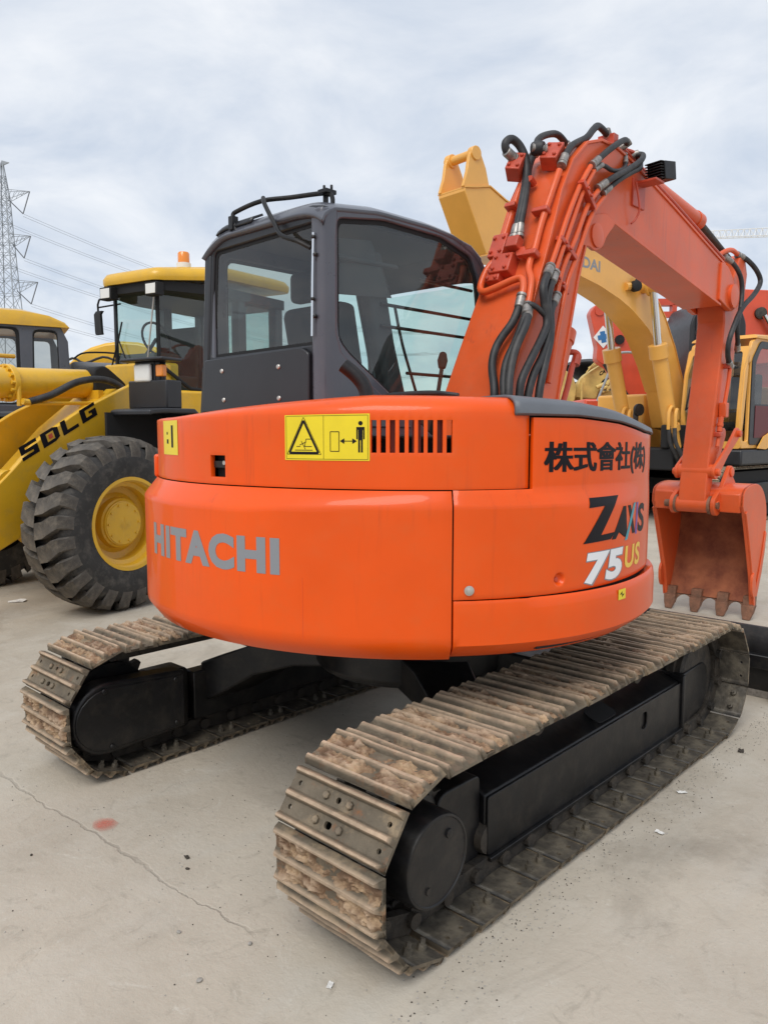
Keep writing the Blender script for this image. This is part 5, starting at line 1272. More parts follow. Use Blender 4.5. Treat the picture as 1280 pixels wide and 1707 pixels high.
# head lamp cluster
mb = MB(); mb.box(-.66, -.47, -.53, -.02, 1.80, 2.06); mb.box(-.66, -.40, -.56, .0, 2.235, 2.265); mb.tube([(-.6, -.2, 1.78), (-.6, -.2, 2.24)], 0.03, 8); mb.box(-.62, -.5, -.47, -.20, 2.02, 2.24)
lp_ = lm(mb, 'lamp_bracket', 'cabdark', bevel=0.015)
mb = MB(); mb.box(-.50, -.455, -.44, -.225, 2.045, 2.215); mb.build('head_lamp', 'lens', lp_, bevel=0.02, seg=3)
mb = MB(); mb.box(-.52, -.46, -.15, -.06, 2.09, 2.20); mb.build('turn_lamp', 'amber', lp_, bevel=0.01)
# cab
cp = [(-1.17, -0.86), (-1.17, -1.50), (-2.1, -1.74), (-2.75, -1.78), (-2.75, -0.58), (-2.1, -0.58)]
zt, zb = 3.12, 2.30
mb = MB(); mb.prism([(-1.10, -0.82), (-1.10, -1.66), (-1.75, -1.97), (-2.8, -1.97), (-2.8, -0.53), (-1.75, -0.53)], 1.15, 2.02, 2); mb.prism([(-1.12, -0.86), (-1.12, -1.66), (-1.4, -1.7), (-1.4, -.80)], 2.021, 2.31, 2)
lm(mb, 'cab_base', 'yellow', bevel=0.03, seg=3)
rp2 = [(-1.03, -0.74), (-1.03, -1.56), (-1.7, -1.84), (-2.9, -1.90), (-2.9, -0.44), (-1.7, -0.44)]
mb = MB(); rings = []
for z, s_ in ((3.09, .99), (3.12, 1.0), (3.16, 1.0), (3.21, .96), (3.24, .86)):
    rings.append([(-1.96 + (x + 1.96) * s_, -1.25 + (y + 1.25) * s_, z + 0.035 + (0.10 * smooth01((-1.2 - x) / .8)) ) for x, y in rpoly(rp2, .1, 3)])
mb.loft(rings); lr = lm(mb, 'cab_roof', 'yellow', smooth=40)
mb = MB(); mb.prism(rpoly([(-1.96 + (x + 1.96) * .95, -1.25 + (y + 1.25) * .95) for x, y in rp2], .1, 3), 3.03, 3.128, 2); mb.build('roof_lining', 'blackm', lr)
mb = MB(); mb.lathe([(0.075, 0), (0.075, .05), (.06, .055)], (-1.50, -0.80, 3.315), (0, 0, 1), 16, 0); mb.lathe([(0.062, .05), (0.062, .15), (.052, .165), (0, .167)], (-1.50, -0.80, 3.315), (0, 0, 1), 18, 1); mb.build('beacon', ['white', 'amber'], lr, smooth=40)
for (x, y) in ((-1.06, -1.44), (-1.10, -0.80)):
    mb = MB(); mb.box(x - .03, x + .07, y - .085, y + .085, 2.97, 3.10, 0); mb.box(x + .07, x + .078, y - .07, y + .07, 2.985, 3.085, 1); mb.build('roof_lamp', ['blackm', 'lens'], lr, bevel=0.006)
def mulls(pts, z0, z1, w):
    mb = MB()
    for (x, y) in pts: mb.box(x - w, x + w, y - w, y + w, z0, z1)
    return mb
for q in cp:
    lm(mulls([q], 2.0 if q[0] < -1.5 else 2.3, 3.06, .06 if q[0] < -1.5 else .018), 'cab_post', 'cabdark', bevel=0.01)
for i in range(6):
    a, b = cp[i], cp[(i + 1) % 6]
    mb = MB(); z0 = 2.30 if i == 0 else 2.0
    mb.add([(a[0], a[1], z0), (b[0], b[1], z0), (b[0], b[1], 3.10), (a[0], a[1], 3.10)], [(0, 1, 2, 3)])
    lm(mb, 'cab_pane', 'glassl', fix=False, smooth=0)
mb = MB(); mb.tube([(-1.168, -.86, 3.08), (-1.17, -.86, 2.33), (-1.22, -.82, 2.24), (-1.45, -.70, 2.04), (-1.75, -.57, 2.0)], 0.022, 8); lm(mb, 'window_edge', 'blackm')
mb = MB(); mb.box(-1.85, -1.80, -1.55, -0.95, 2.0, 2.75); mb.box(-1.85, -1.45, -1.55, -.95, 2.0, 2.2); lm(mb, 'driver_seat', 'trim', bevel=0.05, seg=3)
mb = MB(); mb.box(-1.55, -1.2, -1.6, -.9, 2.30, 2.42); lm(mb, 'dash_board', 'trim', bevel=0.05, seg=3)
mb = MB(); ring = [(-1.5 + 0.08 * math.sin(a), -1.25 + .2 * math.cos(a), 2.6 + .17 * math.sin(a)) for a in arange(0, 2 * PI, 24)]; mb.tube(ring, 0.014, 8, cap=False); mb.tube([(-1.3, -1.25, 2.35), (-1.5, -1.25, 2.6)], 0.02, 8); lm(mb, 'steering_wheel', 'blackm')
mb = MB(); mb.box(-2.78, -2.70, -1.9, -.6, 2.0, 2.45); lm(mb, 'rear_panel', 'grey')
mb = MB(); mb.tube([(-1.14, -1.55, 2.30), (-1.13, -1.42, 2.58), (-1.13, -1.36, 2.75)], 0.01, 6); mb.tube([(-1.14, -1.3, 2.30), (-1.13, -1.42, 2.56)], 0.009, 6); lm(mb, 'wiper', 'blackm')
mb = MB(); mb.tube([(-1.13, -.86, 3.0), (-1.12, -.97, 2.36)], 0.008, 6); lm(mb, 'wiper', 'bolt')
mb = MB(); mb.tube([(-1.17, -1.42, 3.03), (-1.17, -1.60, 3.05), (-1.17, -1.76, 3.02), (-1.17, -1.785, 2.97), (-1.17, -1.78, 2.84)], 0.011, 8); mb.tube([(-1.17, -1.42, 2.95), (-1.17, -1.77, 2.94)], 0.009, 8); mr = lm(mb, 'mirror_arm', 'blackm')
mb = MB(); mb.loft([[(x - .02, -1.80 + d, z), (x - .02, -1.70 + d, z), (x + .02, -1.70 + d, z), (x + .02, -1.80 + d, z)] for x, z, d in ((-1.17, 2.90, 0), (-1.14, 2.86, .0), (-1.10, 2.66, .06), (-1.09, 2.63, .08))]); mb.build('mirror', 'blackm', mr, bevel=0.008)
mb = MB(); mb.box(-4.3, -2.8, -1.95, -.55, 1.1, 2.15); lm(mb, 'engine_hood', 'yellow', bevel=0.06, seg=3)
mb = MB(); mb.prism([(-1.1, .6), (-1.1, 1.15), (-3.6, 1.15), (-3.6, .6)], -1.7, -.8, 1); lm(mb, 'rear_frame', 'blackm')

# =================================================================== excavator with a black cab far left
def vframe(name, label, cat, depth, lat=0.0, turn=0.0):
    # a machine parked across the row: local x to the right along the row, y away
    D_ = Vector((-0.6839, 0.7296, 0)); r_ = Vector((0.7296, 0.6839, 0)); p = Vector((2.506, -2.862, 0)) + D_ * depth + r_ * lat
    return empty(name, label, cat, tuple(p), 43.15 + turn)
LX_ = vframe('excavator', 'excavator with dark grey cab and yellow roof behind the loader lift arm', 'excavator', 9.5, 0, 27)
_d = Matrix.Rotation(R(43.15), 4, 'Z') @ Vector((-3.8, 0, 0)) - Matrix.Rotation(R(43.15 + 27), 4, 'Z') @ Vector((-3.8, 0, 0)); LX_.location = LX_.location + _d
def cabbox(parent, x0, x1, y0, y1, z0, z1, mshell, mglass, wins, slope=0.08):
    # wins: list of loops in (x, z) on the y0 side
    out = [(x0, z0), (x1 + .05, z0), (x1, z1 - .20), (x1 - slope, z1 - .02), (x1 - slope - .1, z1), (x0, z1)]
    for y, t in ((y0, .05), (y1, -.05)):
        mb = MB(); mb.plate(out, wins, lambda u, v, w: (u, y + w, v), t); mb.build('cab_wall', mshell, parent, bevel=0.01)
    for w in wins:
        mb = MB(); mb.add([(u, y0 + .025, v) for u, v in w], [list(range(len(w)))]); mb.build('cab_window', mglass, parent, fix=False, smooth=0)
        c = (sum(q[0] for q in w) / len(w), sum(q[1] for q in w) / len(w)); inn = [(c[0] + (q[0] - c[0]) * .93, c[1] + (q[1] - c[1]) * .95) for q in w]
        mb = MB(); mb.plate(w, [inn], lambda u, v, t: (u, y0 + .01 + t, v), .02); mb.build('window_seal', 'blackm', parent)
    mb = MB(); mb.box(x1 - .05, x1, y0 + .05, y1 - .05, z0, z1 - .7); mb.box(x0, x1, y0 + .05, y1 - .05, z0, z0 + .05); mb.build('cab_end', mshell, parent)
cabbox(LX_, -6.0, -3.80, 0, 1.3, 1.2, 2.86, 'cabgrey', 'glassd', [rpoly([(-4.20, 2.0), (-3.90, 2.0), (-3.915, 2.78), (-4.18, 2.78)], .06, 3), rpoly([(-5.4, 1.9), (-4.33, 1.9), (-4.33, 2.80), (-5.4, 2.80)], .08, 3)])
mb = MB(); rings = []
for y, dz, s_ in ((-.04, 0, 0), (-.02, .05, 0), (.15, .09, 0), (1.15, .09, 0), (1.32, .05, 0), (1.34, 0, 0)):
    rings.append([(-6.05, y, 2.84), (-3.78, y, 2.82), (-3.83, y, 2.86 + dz * .4), (-4.0, y, 2.92 + dz * .6), (-4.3, y, 2.94 + dz), (-6.05, y, 2.95 + dz)])
mb.loft(rings); mb.build('cab_roof', 'yellow', LX_, smooth=40)
mb = MB(); mb.box(-5.6, -5.1, .5, .6, 1.7, 2.5); mb.box(-5.6, -5.0, .4, .9, 1.7, 1.85); mb.build('driver_seat', 'seat', LX_, bevel=.04)
mb = MB(); mb.box(-5.9, -1.2, .1, 2.8, 1.0, 1.9); mb.build('machine_house', 'yellow', LX_, bevel=.06)
mb = MB(); mb.box(-3.75, -2.72, .35, 2.6, 1.9, 2.46); mb.build('engine_cover', 'grey', LX_, bevel=.06, seg=3)
mb = MB()
for z in (2.22, 2.32): mb.box(-2.95, -2.80, .33, .36, z, z + .05)
mb.build('cover_vent', 'blackm', LX_)
mb = MB(); mb.tube([(-3.7, .4, 2.50), (-3.55, .42, 2.58), (-3.1, .45, 2.58), (-2.95, .45, 2.47)], .012, 8, smooth=4); mb.build('hood_rail', 'black', LX_)
mb = MB(); mb.box(-5.5, -2.7, .7, 2.1, .5, 1.0); mb.build('car_body', 'blackm', LX_)
for yy in (0.1, 2.1):
    mb = MB(); mb.prism(rpoly([(-6.2, .02), (-2.0, .02), (-2.0, 0.85), (-6.2, 0.85)], .3, 4), yy, yy + 0.6, 1); mb.build('crawler_track', 'grease', LX_)

LB = vframe('excavator', 'rounded yellow machine hood peeking between the far black cab and the loader cab', 'excavator', 13.0)
mb = MB(); rings = []
for y in (0, 1.6):
    rings.append([(-5.5, y, 1.0), (-3.4, y, 1.0), (-3.4, y, 2.7)] + [(-4.3 + 1.0 * math.cos(a), y, 2.45 + .62 * math.sin(a)) for a in arange(0.5, 2.7, 8)] + [(-5.5, y, 2.4)])
mb.loft(rings); mb.build('hood', 'yellow', LB, bevel=.05)
mb = MB(); mb.tube([(-5.4, -.1, 2.62), (-5.1, -.1, 2.78), (-4.9, -.1, 2.70), (-4.6, -.1, 2.80), (-4.4, -.1, 2.74)], .02, 6, smooth=3); mb.tube([(-5.5, -.1, 2.5), (-5.0, -.1, 2.64), (-4.5, -.1, 2.66)], .02, 6, smooth=3); mb.build('hose', 'rubber', LB)

for yy in (0.1, 1.1):
    mb = MB(); mb.prism(rpoly([(-5.8, .02), (-3.2, .02), (-3.2, 0.99), (-5.8, 0.99)], .3, 4), yy, yy + 0.5, 1); mb.build('crawler_track', 'grease', LB)


# =================================================================== yellow-orange excavator on the right
# local frame: x forward, y to its left, z up; origin under the boom foot
HY = empty('excavator', 'yellow-orange excavator with raised gooseneck boom behind the orange one', 'excavator', (-3.5, 10.9, 0), -6 - 90)
def hm(mb, name, m, parent=None, **k): return mb.build(name, m, parent or HY, **k)
up = [(-.25, 2.35), (-.07, 2.64), (.16, 3.05), (.51, 3.52), (.85, 3.85), (1.22, 4.09), (1.80, 4.27), (2.44, 4.36), (3.2, 4.42), (4.0, 4.54), (4.72, 4.68), (5.05, 4.80), (5.12, 5.02), (5.27, 5.24), (5.36, 5.26), (5.43, 5.18), (5.50, 4.95), (5.57, 4.72)]
lo = [(5.52, 4.66), (5.10, 3.93), (4.3, 3.97), (3.17, 3.96), (2.5, 3.85), (1.94, 3.71), (1.6, 3.59), (1.31, 3.45), (1.05, 3.31), (.84, 3.13), (.52, 2.74), (.24, 2.31), (.11, 1.9), (0.0, 1.65), (-.35, 1.6), (-.45, 2.0)]
# tip fork is narrow webs; the beam itself is closed
beam_up = [p for p in up if p[0] < 5.08] + [(5.30, 4.74), (5.52, 4.70)]
mb = MB(); mb.prism(beam_up + lo, -0.20, 0.28, 1); HB = hm(mb, 'boom', 'hyel', smooth=25, bevel=0.01)
web = [(4.72, 4.685), (5.05, 4.81), (5.12, 5.02), (5.24, 5.22), (5.31, 5.26), (5.39, 5.22), (5.44, 5.10), (5.47, 4.92), (5.54, 4.72), (5.2, 4.66)]
for y in (-0.195, 0.225):
    mb = MB(); mb.prism(web, y, y + 0.05, 1); mb.lathe([(.09, -.02), (.09, .07)], (5.32, y, 5.17), (0, 1, 0), 18); mb.build('tip_web', 'hyel', HB, bevel=0.006)
mb = MB(); mb.tube([(5.32, -.25, 5.17), (5.32, .25, 5.17)], .06, 14); mb.build('tip_pin', 'hyel', HB)
for nm, pts, s_ in (('top_flange', beam_up, 1), ('bottom_flange', lo[1:12], -1)):
    mb = MB(); mb.loft([[(x, -.215, z + s_ * .0), (x, .295, z), (x, .295, z + s_ * .018), (x, -.215, z + s_ * .018)] for x, z in pts]); mb.build(nm, 'hyel', HB, smooth=30)
mb = MB(); flat_text(mb, 'HYUNDAI', lambda u, v: (3.78 - 1.30 * u, 0.2815, 4.00 + .17 * v + .06 * (1 - u) + .03), 0.03); mb.build('boom_lettering', 'tgrey', HB, fix=False, smooth=0)
mb = MB(); mb.tube([(5.0, .0, 3.7), (5.2, .0, 3.95)], .08, 10); mb.box(4.75, 5.0, -.08, .08, 3.64, 3.78); mb.build('boom_lamp', ['grey'], HB, bevel=.01)
mb = MB(); mb.tube([(1.25, -.48, 3.95), (1.25, .58, 3.95)], .10, 20); mb.tube([(1.25, .40, 3.95), (1.25, .44, 3.95)], .16, 20); mb.build('cylinder_pin', 'hyel', HB)
mb = MB(); mb.lathe([(.07, 0), (.09, .03), (.09, .12), (.06, .14)], (1.58, .30, 3.92), (.4, 1, 0), 16); mb.tube([(1.58, .33, 3.98), (1.5, .33, 4.08)], .015, 6); mb.build('boom_light', ['blackm'], HB)
mb = MB(); mb.tube([(1.78, .29, 3.90), (1.66, .30, 3.92)], .06, 10); mb.build('light_bracket', 'hyel', HB)
for y in (-.40, .48):
    mb = MB(); mb.tube([(.42, y, 1.30), (.55, y, 1.65), (1.05, y, 2.95)], .125, 22); mb.tube([(1.0, y, 2.80), (1.07, y, 3.02)], .155, 22); mb.tube([(.52, y, 1.60), (.56, y, 1.70)], .15, 22)
    c_ = hm(mb, 'lift_cylinder', 'hyel', bevel=.006)
    mb = MB(); mb.tube([(1.06, y, 3.0), (1.26, y, 3.86)], .062, 16); mb.build('cylinder_rod', 'chrome', c_)
    mb = MB(); mb.lathe([(.12, -.09), (.12, .09)], (1.26, y, 3.95), (0, 1, 0), 20); mb.build('rod_eye', 'hyel', c_)
    mb = MB(); mb.tube([(.62, y + .16, 1.80), (.72, y + .2, 1.95), (.80, y + .22, 1.88), (.80, y + .22, 1.62)], .03, 8, smooth=4); mb.tube([(.62, y + .10, 1.80), (.74, y + .12, 2.0), (.84, y + .12, 1.9), (.84, y + .12, 1.62)], .03, 8, smooth=4); mb.build('cylinder_pipe', 'hyel', c_)
    mb = MB()
    for dy in (.22, .12): mb.tube([(.82, y + dy, 1.64), (.82, y + dy + .03, 1.4), (.70, y + dy + .1, 1.15), (.5, y + dy, 1.05)], .035, 8, smooth=4)
    mb.build('cylinder_hose', 'rubber', c_)
# cab
f_x = 0.10
cs = [(-1.65, 1.30), (f_x, 1.30), (f_x + .06, 1.9), (f_x - .02, 2.6), (f_x - .25, 3.08), (f_x - .45, 3.17), (-1.65, 3.17)]
dw = rpoly([(-1.5, 2.0), (-.20, 2.0), (-.20, 2.75), (-.42, 3.04), (-1.5, 3.04)], .08, 3)
for y, t, hw_ in ((1.50, -.06, True), (0.44, .06, False)):
    mb = MB(); mb.plate(cs, [dw, rpoly([(-.12, 1.42), (.06, 1.42), (.10, 1.9), (.04, 2.55), (-.08, 2.75), (-.12, 2.7)], .04, 2)], lambda u, v, w: (u, y + w, v), t); mb.build('cab_side', 'hyel', HY, bevel=.012)
    mb = MB(); mb.plate(rpoly([(-1.58, 1.36), (-.14, 1.36), (-.14, 2.78), (-.42, 3.10), (-1.58, 3.10)], .08, 3), [rpoly([(-1.46, 2.05), (-.26, 2.05), (-.26, 2.72), (-.44, 2.98), (-1.46, 2.98)], .08, 3)], lambda u, v, w: (u, y + w * (1 if y > 1 else -1), v), .02); mb.build('cab_door', 'cabdark', HY, bevel=.006)
    mb = MB(); mb.add([(-1.5, y, 2.0), (-.18, y, 2.0), (-.18, y, 2.8), (-.42, y, 3.05), (-1.5, y, 3.05)], [(0, 1, 2, 3, 4)]); mb.build('door_window', 'glassd', HY, fix=False, smooth=0)
mb = MB(); mb.box(-1.45, -.30, 1.522, 1.53, 1.48, 2.02); mb.build('door_panel', 'maroon', HY)
mb = MB(); mb.plate(rpoly([(0.44, 1.30), (1.50, 1.30), (1.50, 3.0), (.44, 3.0)], .05, 3), [rpoly([(.53, 1.42), (1.41, 1.42), (1.41, 2.92), (.53, 2.92)], .07, 3)], lambda u, v, w: (lerp(v, [(1.3, f_x + .005), (1.9, f_x + .065), (2.6, f_x - .015), (3.0, f_x - .19)]) + w, u, v), .03, extra=[(u, v) for u in (.46, .5, 1.44, 1.48) for v in arange(1.4, 2.95, 12)]); mb.build('front_frame', 'hyel', HY)
mb = MB(); mb.loft([[(lerp(v, [(1.3, f_x), (1.9, f_x + .055), (2.6, f_x - .025), (3.0, f_x - .2)]), u, v) for v in arange(1.4, 2.95, 8)] for u in (.5, 1.44)], closed=False); mb.build('front_window', 'glassd', HY, fix=False)
mb = MB(); mb.tube([(f_x + .09, .62, 2.35), (f_x + .12, .56, 1.95), (f_x + .12, .66, 2.05)], .014, 6); mb.build('wiper', 'blackm', HY)
mb = MB(); mb.loft([[(-1.72, y, 3.14), (f_x - .30, y, 3.14), (f_x - .33, y, 3.20 + d), (-1.0, y, 3.24 + d), (-1.72, y, 3.22 + d)] for y, d in ((.40, -.03), (.46, 0), (1.48, 0), (1.54, -.03))]); mb.build('cab_roof', 'hyel', HY, smooth=40)
mb = MB(); mb.box(-1.2, -1.08, .7, 1.25, 1.7, 2.6); mb.box(-1.2, -.6, .7, 1.25, 1.6, 1.75); mb.build('driver_seat', 'seat', HY, bevel=.05)
mb = MB(); mb.lathe([(.06, 0), (.09, .03), (.09, .14), (.06, .18)], (-.05, .70, 3.26), (.8, 0, .1), 14, 1); mb.tube([(-.2, .70, 3.1), (-.1, .70, 3.26)], .03, 8); mb.build('cab_lamp', ['hyel', 'blackm'], HY)
mb = MB(); mb.lathe([(.06, 0), (.06, .16), (.05, .18)], (-.25, .60, 3.30), (.3, 0, 1), 14, 0)
for k in range(6): mb.lathe([(.065, 0), (.065, .01)], (-.25 + .3 * .027 * k * 1, .60, 3.31 + .027 * k), (.3, 0, 1), 14, 1)
mb.build('beacon', ['white', 'boomred'], HY)
# house, tank, lower body
mb = MB(); mb.box(-3.6, -.10, -1.45, -.42, 1.15, 2.28); hm(mb, 'tool_house', 'hyel', bevel=.05, seg=3)
mb = MB(); mb.box(-3.8, -1.70, -.40, 1.5, 1.15, 2.4); hm(mb, 'engine_house', 'hyel', bevel=.06, seg=3)
mb = MB(); mb.box(-3.8, .18, -1.5, 1.55, 1.02, 1.28); hm(mb, 'lower_deck', 'cabdark', bevel=.03)
mb = MB(); mb.box(-.3, .70, -.62, .62, .92, 1.30); mb.box(-.2, .75, -.55, -.40, 1.3, 1.7); mb.box(-.2, .75, .40, .55, 1.3, 1.7); hm(mb, 'boom_bracket', 'blackm', bevel=.03)
mb = MB(); mb.lathe([(.55, .55), (.55, 1.02)], (-1.6, 0, 0), (0, 0, 1), 32); mb.box(-2.6, -.4, -.9, .9, .42, .72); hm(mb, 'car_body', 'blackm')
mb = MB(); mb.prism([(-.95, 1.60), (-.62, 1.50), (-.40, 1.30), (-.70, 1.28), (-.95, 1.34), (-1.6, 1.36), (-1.6, 2.0), (-1.3, 1.75)], 1.535, 1.56, 1); dg = hm(mb, 'door_stripe', 'hyel')
mb = MB(); mb.tube([(.05, -.42, 2.0), (.2, -.40, 2.0), (.25, -.38, 1.7), (.2, -.36, 1.4)], .05, 8, smooth=4); mb.lathe([(.11, 0), (.11, .05)], (.22, -.36, 1.98), (.3, 1, 0), 16); hm(mb, 'foot_hose', 'rubber')
for y0 in (.85, -1.45):
    # crawler of the second machine: belt with separate shoes
    mb = MB(); pts = [(-3.2, .93), (.35, .93)] + [(.35 + .43 * math.sin(a), .5 + .43 * math.cos(a)) for a in arange(0, PI, 10)] + [(-3.2 - .43 * math.sin(a), .5 - .43 * math.cos(a)) for a in arange(0, PI, 10)]
    mb.prism([(x, z * .93 + .035) for x, z in pts], y0 + .1, y0 + .5, 1); tb = hm(mb, 'track_belt', 'blackm')
    sm_ = MB(); sm_.box(-.09, .09, 0, .6, -.012, .012); sm_.box(-.085, -.065, 0.005, .595, .0121, .035); sm_.box(-.01, .01, 0.005, .595, .0121, .035); sm_.box(.065, .085, 0.005, .595, .0121, .035)
    o = sm_.build('track_shoe', 'grease' if False else 'shoe', None); sd_ = o.data; bpy.data.objects.remove(o)
    L1 = 3.55; La = PI * .46; T_ = 2 * L1 + 2 * La; Ns = 52
    for k in range(Ns):
        s = T_ * k / Ns
        if s < L1: x, z, a = -3.2 + s, .96, 0
        elif s < L1 + La: g = (s - L1) / .46; x, z, a = .35 + .46 * math.sin(g), .5 + .46 * math.cos(g), g
        elif s < 2 * L1 + La: x, z, a = .35 - (s - L1 - La), .04, PI
        else: g = (s - 2 * L1 - La) / .46; x, z, a = -3.2 - .46 * math.sin(g), .5 - .46 * math.cos(g), PI + g
        q = bpy.data.objects.new('track_shoe', sd_); COL.objects.link(q); q.parent = tb; q.location = (x, y0, z); q.rotation_euler = (0, a, 0)
    mb = MB(); mb.box(-3.0, .1, y0 + .02, y0 + .58, .3, .7); mb.build('track_frame', 'black', tb, bevel=.03)
mb = MB(); mb.box(.751, .756, -.10, .04, .66, .78); hm(mb, 'plate_label', 'white')

# =================================================================== machines further back
RA = vframe('excavator', 'red excavator with a white and blue badge on its arm, far behind', 'excavator', 17)
rap = rpoly([(4.42, 4.12), (4.52, 4.29), (4.68, 4.27), (4.95, 3.98), (5.22, 3.60), (6.05, 2.35), (6.05, 1.9), (5.15, 1.9), (5.15, 2.3), (4.86, 2.95), (4.68, 3.05), (4.58, 3.13), (4.60, 3.4)], .05, 2)
mb = MB(); mb.prism(rap, 0, .35, 1); ra_ = mb.build('arm', 'red', RA, bevel=.015)
mb = MB(); mb.lathe([(.10, -.03), (.10, .38)], (4.62, 0, 4.16), (0, 1, 0), 16); mb.build('arm_pin', 'red', ra_)
mb = MB(); mb.lathe([(.10, -.06), (.10, .40)], (5.06, 0, 3.55), (0, 1, 0), 16); mb.build('link_pin', 'black', ra_)
mb = MB(); c0 = Vector((4.70, 3.60))
poly(mb, lambda u, v: (u, -.012, v), [(4.70, 3.85), (4.92, 3.62), (4.72, 3.37), (4.50, 3.60)], 0)
for (a, b, w, h) in ((0, 0, .055, .12), (0, 0, .12, .05)):
    poly(mb, lambda u, v: (4.71 + u * .96 - v * .2, -.016 if w < .1 else -.019, 3.61 + v + u * .2), [(-w, -h), (w, -h), (w, h), (-w, h)], 1)
mb.build('arm_badge', ['twhite', 'blue'], ra_, fix=False, smooth=0)
mb = MB(); mb.tube([(4.75, -.1, 3.05), (5.30, -.1, 2.2)], .075, 12); mb.tube([(4.98, -.15, 3.3), (5.02, -.15, 2.9), (5.05, -.12, 2.3)], .03, 8); mb.build('bucket_cylinder', 'grease', RA)
mb = MB(); mb.tube([(4.30, -1.2, 2.20), (4.62, -1.2, 3.02), (4.72, -1.2, 3.15), (5.0, -1.2, 3.15), (5.06, -1.2, 3.0)], .025, 8, smooth=4); mb.build('hand_rail', 'galv', RA)
mb = MB(); mb.box(4.4, 7.4, .2, 3.0, .9, 2.3); mb.build('machine_house', 'red', RA, bevel=.05)
mb = MB(); mb.box(5, 6.8, .8, 2.3, .5, .9); mb.build('car_body', 'black', RA)
for yy in (0.2, 2.3):
    mb = MB(); mb.prism(rpoly([(4.2, .02), (7.6, .02), (7.6, 0.85), (4.2, 0.85)], .3, 4), yy, yy + 0.6, 1); mb.build('crawler_track', 'grease', RA)

RB = vframe('excavator', 'red excavator boom and house rising at the right edge behind the yellow one', 'excavator', 17.5)
mb = MB(); mb.prism(rpoly([(5.9, 3.5), (6.9, 4.35), (7.6, 4.72), (9.5, 4.65), (9.5, 3.2), (7.6, 3.0), (6.6, 2.9)], .1, 3), 0, .5, 1); rb_ = mb.build('boom', 'red', RB, bevel=.02)
mb = MB(); mb.box(5.9, 8.0, .1, .35, 4.38, 4.52); mb.box(5.95, 7.0, .1, .3, 4.12, 4.24); mb.box(6.4, 6.5, .1, .3, 3.5, 4.4); mb.build('top_rail', 'red', rb_)
mb = MB(); mb.lathe([(.09, -.05), (.13, -.04), (.13, .05)], (8.30, -.03, 4.18), (0, 1, 0), 18); mb.build('boom_pin', 'grease', rb_)
mb = MB(); mb.tube([(8.33, -.15, 4.12), (8.75, -.15, 3.45)], .055, 12); mb.build('cylinder_rod', 'chrome', rb_)
mb = MB(); mb.box(6.2, 10, .5, 3, .9, 3.2); mb.build('machine_house', 'red', RB, bevel=.06)
mb = MB(); mb.box(6.5, 9, .9, 2.2, .4, .95); mb.build('car_body', 'black', RB)
for yy in (0.3, 2.2):
    mb = MB(); mb.prism(rpoly([(6.0, .02), (10.0, .02), (10.0, 0.85), (6.0, 0.85)], .3, 4), yy, yy + 0.6, 1); mb.build('crawler_track', 'grease', RB)

RC = vframe('excavator', 'dark green striped engine hood just above the yellow excavator cab', 'excavator', 15.5)
mb = MB(); mb.prism(rpoly([(6.0, 2.0), (6.0, 3.7), (6.2, 4.15), (6.9, 4.22), (7.1, 3.7), (7.1, 2.0)], .1, 3), 0, 1.6, 1); rc_ = mb.build('hood', 'cabdark', RC, bevel=.03)
for k in range(7): 
    mb = MB(); mb.box(6.1 + .13 * k, 6.14 + .13 * k, -.03, 0.02, 3.2, 4.0); mb.build('rib', 'cabdark', rc_)
mb = MB(); mb.box(5.6, 8, .2, 1.6, .9, 2.0); mb.build('lower_body', 'blackm', RC, bevel=.05)
for yy in (0.1, 1.2):
    mb = MB(); mb.prism(rpoly([(5.6, .02), (8.2, .02), (8.2, 0.89), (5.6, 0.89)], .3, 4), yy, yy + 0.5, 1); mb.build('crawler_track', 'grease', RC)

CT = vframe('excavator', 'faded pale yellow excavator with small black lettering, far behind the tank cover', 'excavator', 22)
mb = MB(); mb.prism(rpoly([(5.35, 2.55), (5.45, 2.95), (5.62, 3.16), (6.45, 3.70), (6.75, 3.80), (6.72, 3.45), (6.1, 3.0), (5.95, 2.5)], .06, 3), 0, .4, 1); ct_ = mb.build('boom', 'paley', CT, bevel=.02)
mb = MB(); flat_text(mb, 'CAT', lambda u, v: (6.02 + .24 * u, -.012, 3.13 + .11 * v + .13 * u), .04); mb.build('boom_lettering', 'tblack', ct_, fix=False, smooth=0)
mb = MB(); mb.tube([(5.7, -.1, 3.32), (6.2, -.1, 3.62), (6.55, -.1, 3.86)], .05, 10); mb.tube([(5.6, -.2, 3.2), (5.9, -.2, 3.55), (6.4, -.2, 3.75)], .02, 8, smooth=3); mb.build('arm_cylinder', 'paley', ct_)
mb = MB(); mb.tube([(5.9, -.2, 2.8), (6.6, -.2, 3.12)], .06, 12, 0); mb.tube([(6.3, -.2, 2.98), (6.8, -.2, 3.2)], .04, 12, 1); mb.tube([(5.8, .2, 2.65), (6.8, .2, 3.05)], .05, 10, 0); mb.build('lift_cylinder', ['paley', 'chrome'], ct_)
mb = MB(); mb.prism(rpoly([(4.6, 2.4), (4.6, 3.38), (4.95, 3.35), (5.25, 3.1), (5.35, 2.8), (5.3, 2.4)], .06, 2), -.2, .6, 1); mb.build('stick', 'paley', CT, bevel=.02)
mb = MB(); mb.tube([(5.48, -.25, 2.95), (5.48, -.25, 2.45)], .035, 8); mb.lathe([(.07, 0), (.07, .06)], (5.50, -.22, 3.0), (0, -1, 0), 12); mb.build('lock_pin', 'paley', CT)
mb = MB(); mb.box(4.4, 7.6, .3, 3, .9, 2.75); mb.build('machine_house', 'paley', CT, bevel=.05)
for yy in (0.2, 2.4):
    mb = MB(); mb.prism(rpoly([(4.2, .02), (7.8, .02), (7.8, 0.89), (4.2, 0.89)], .3, 4), yy, yy + 0.6, 1); mb.build('crawler_track', 'grease', CT)

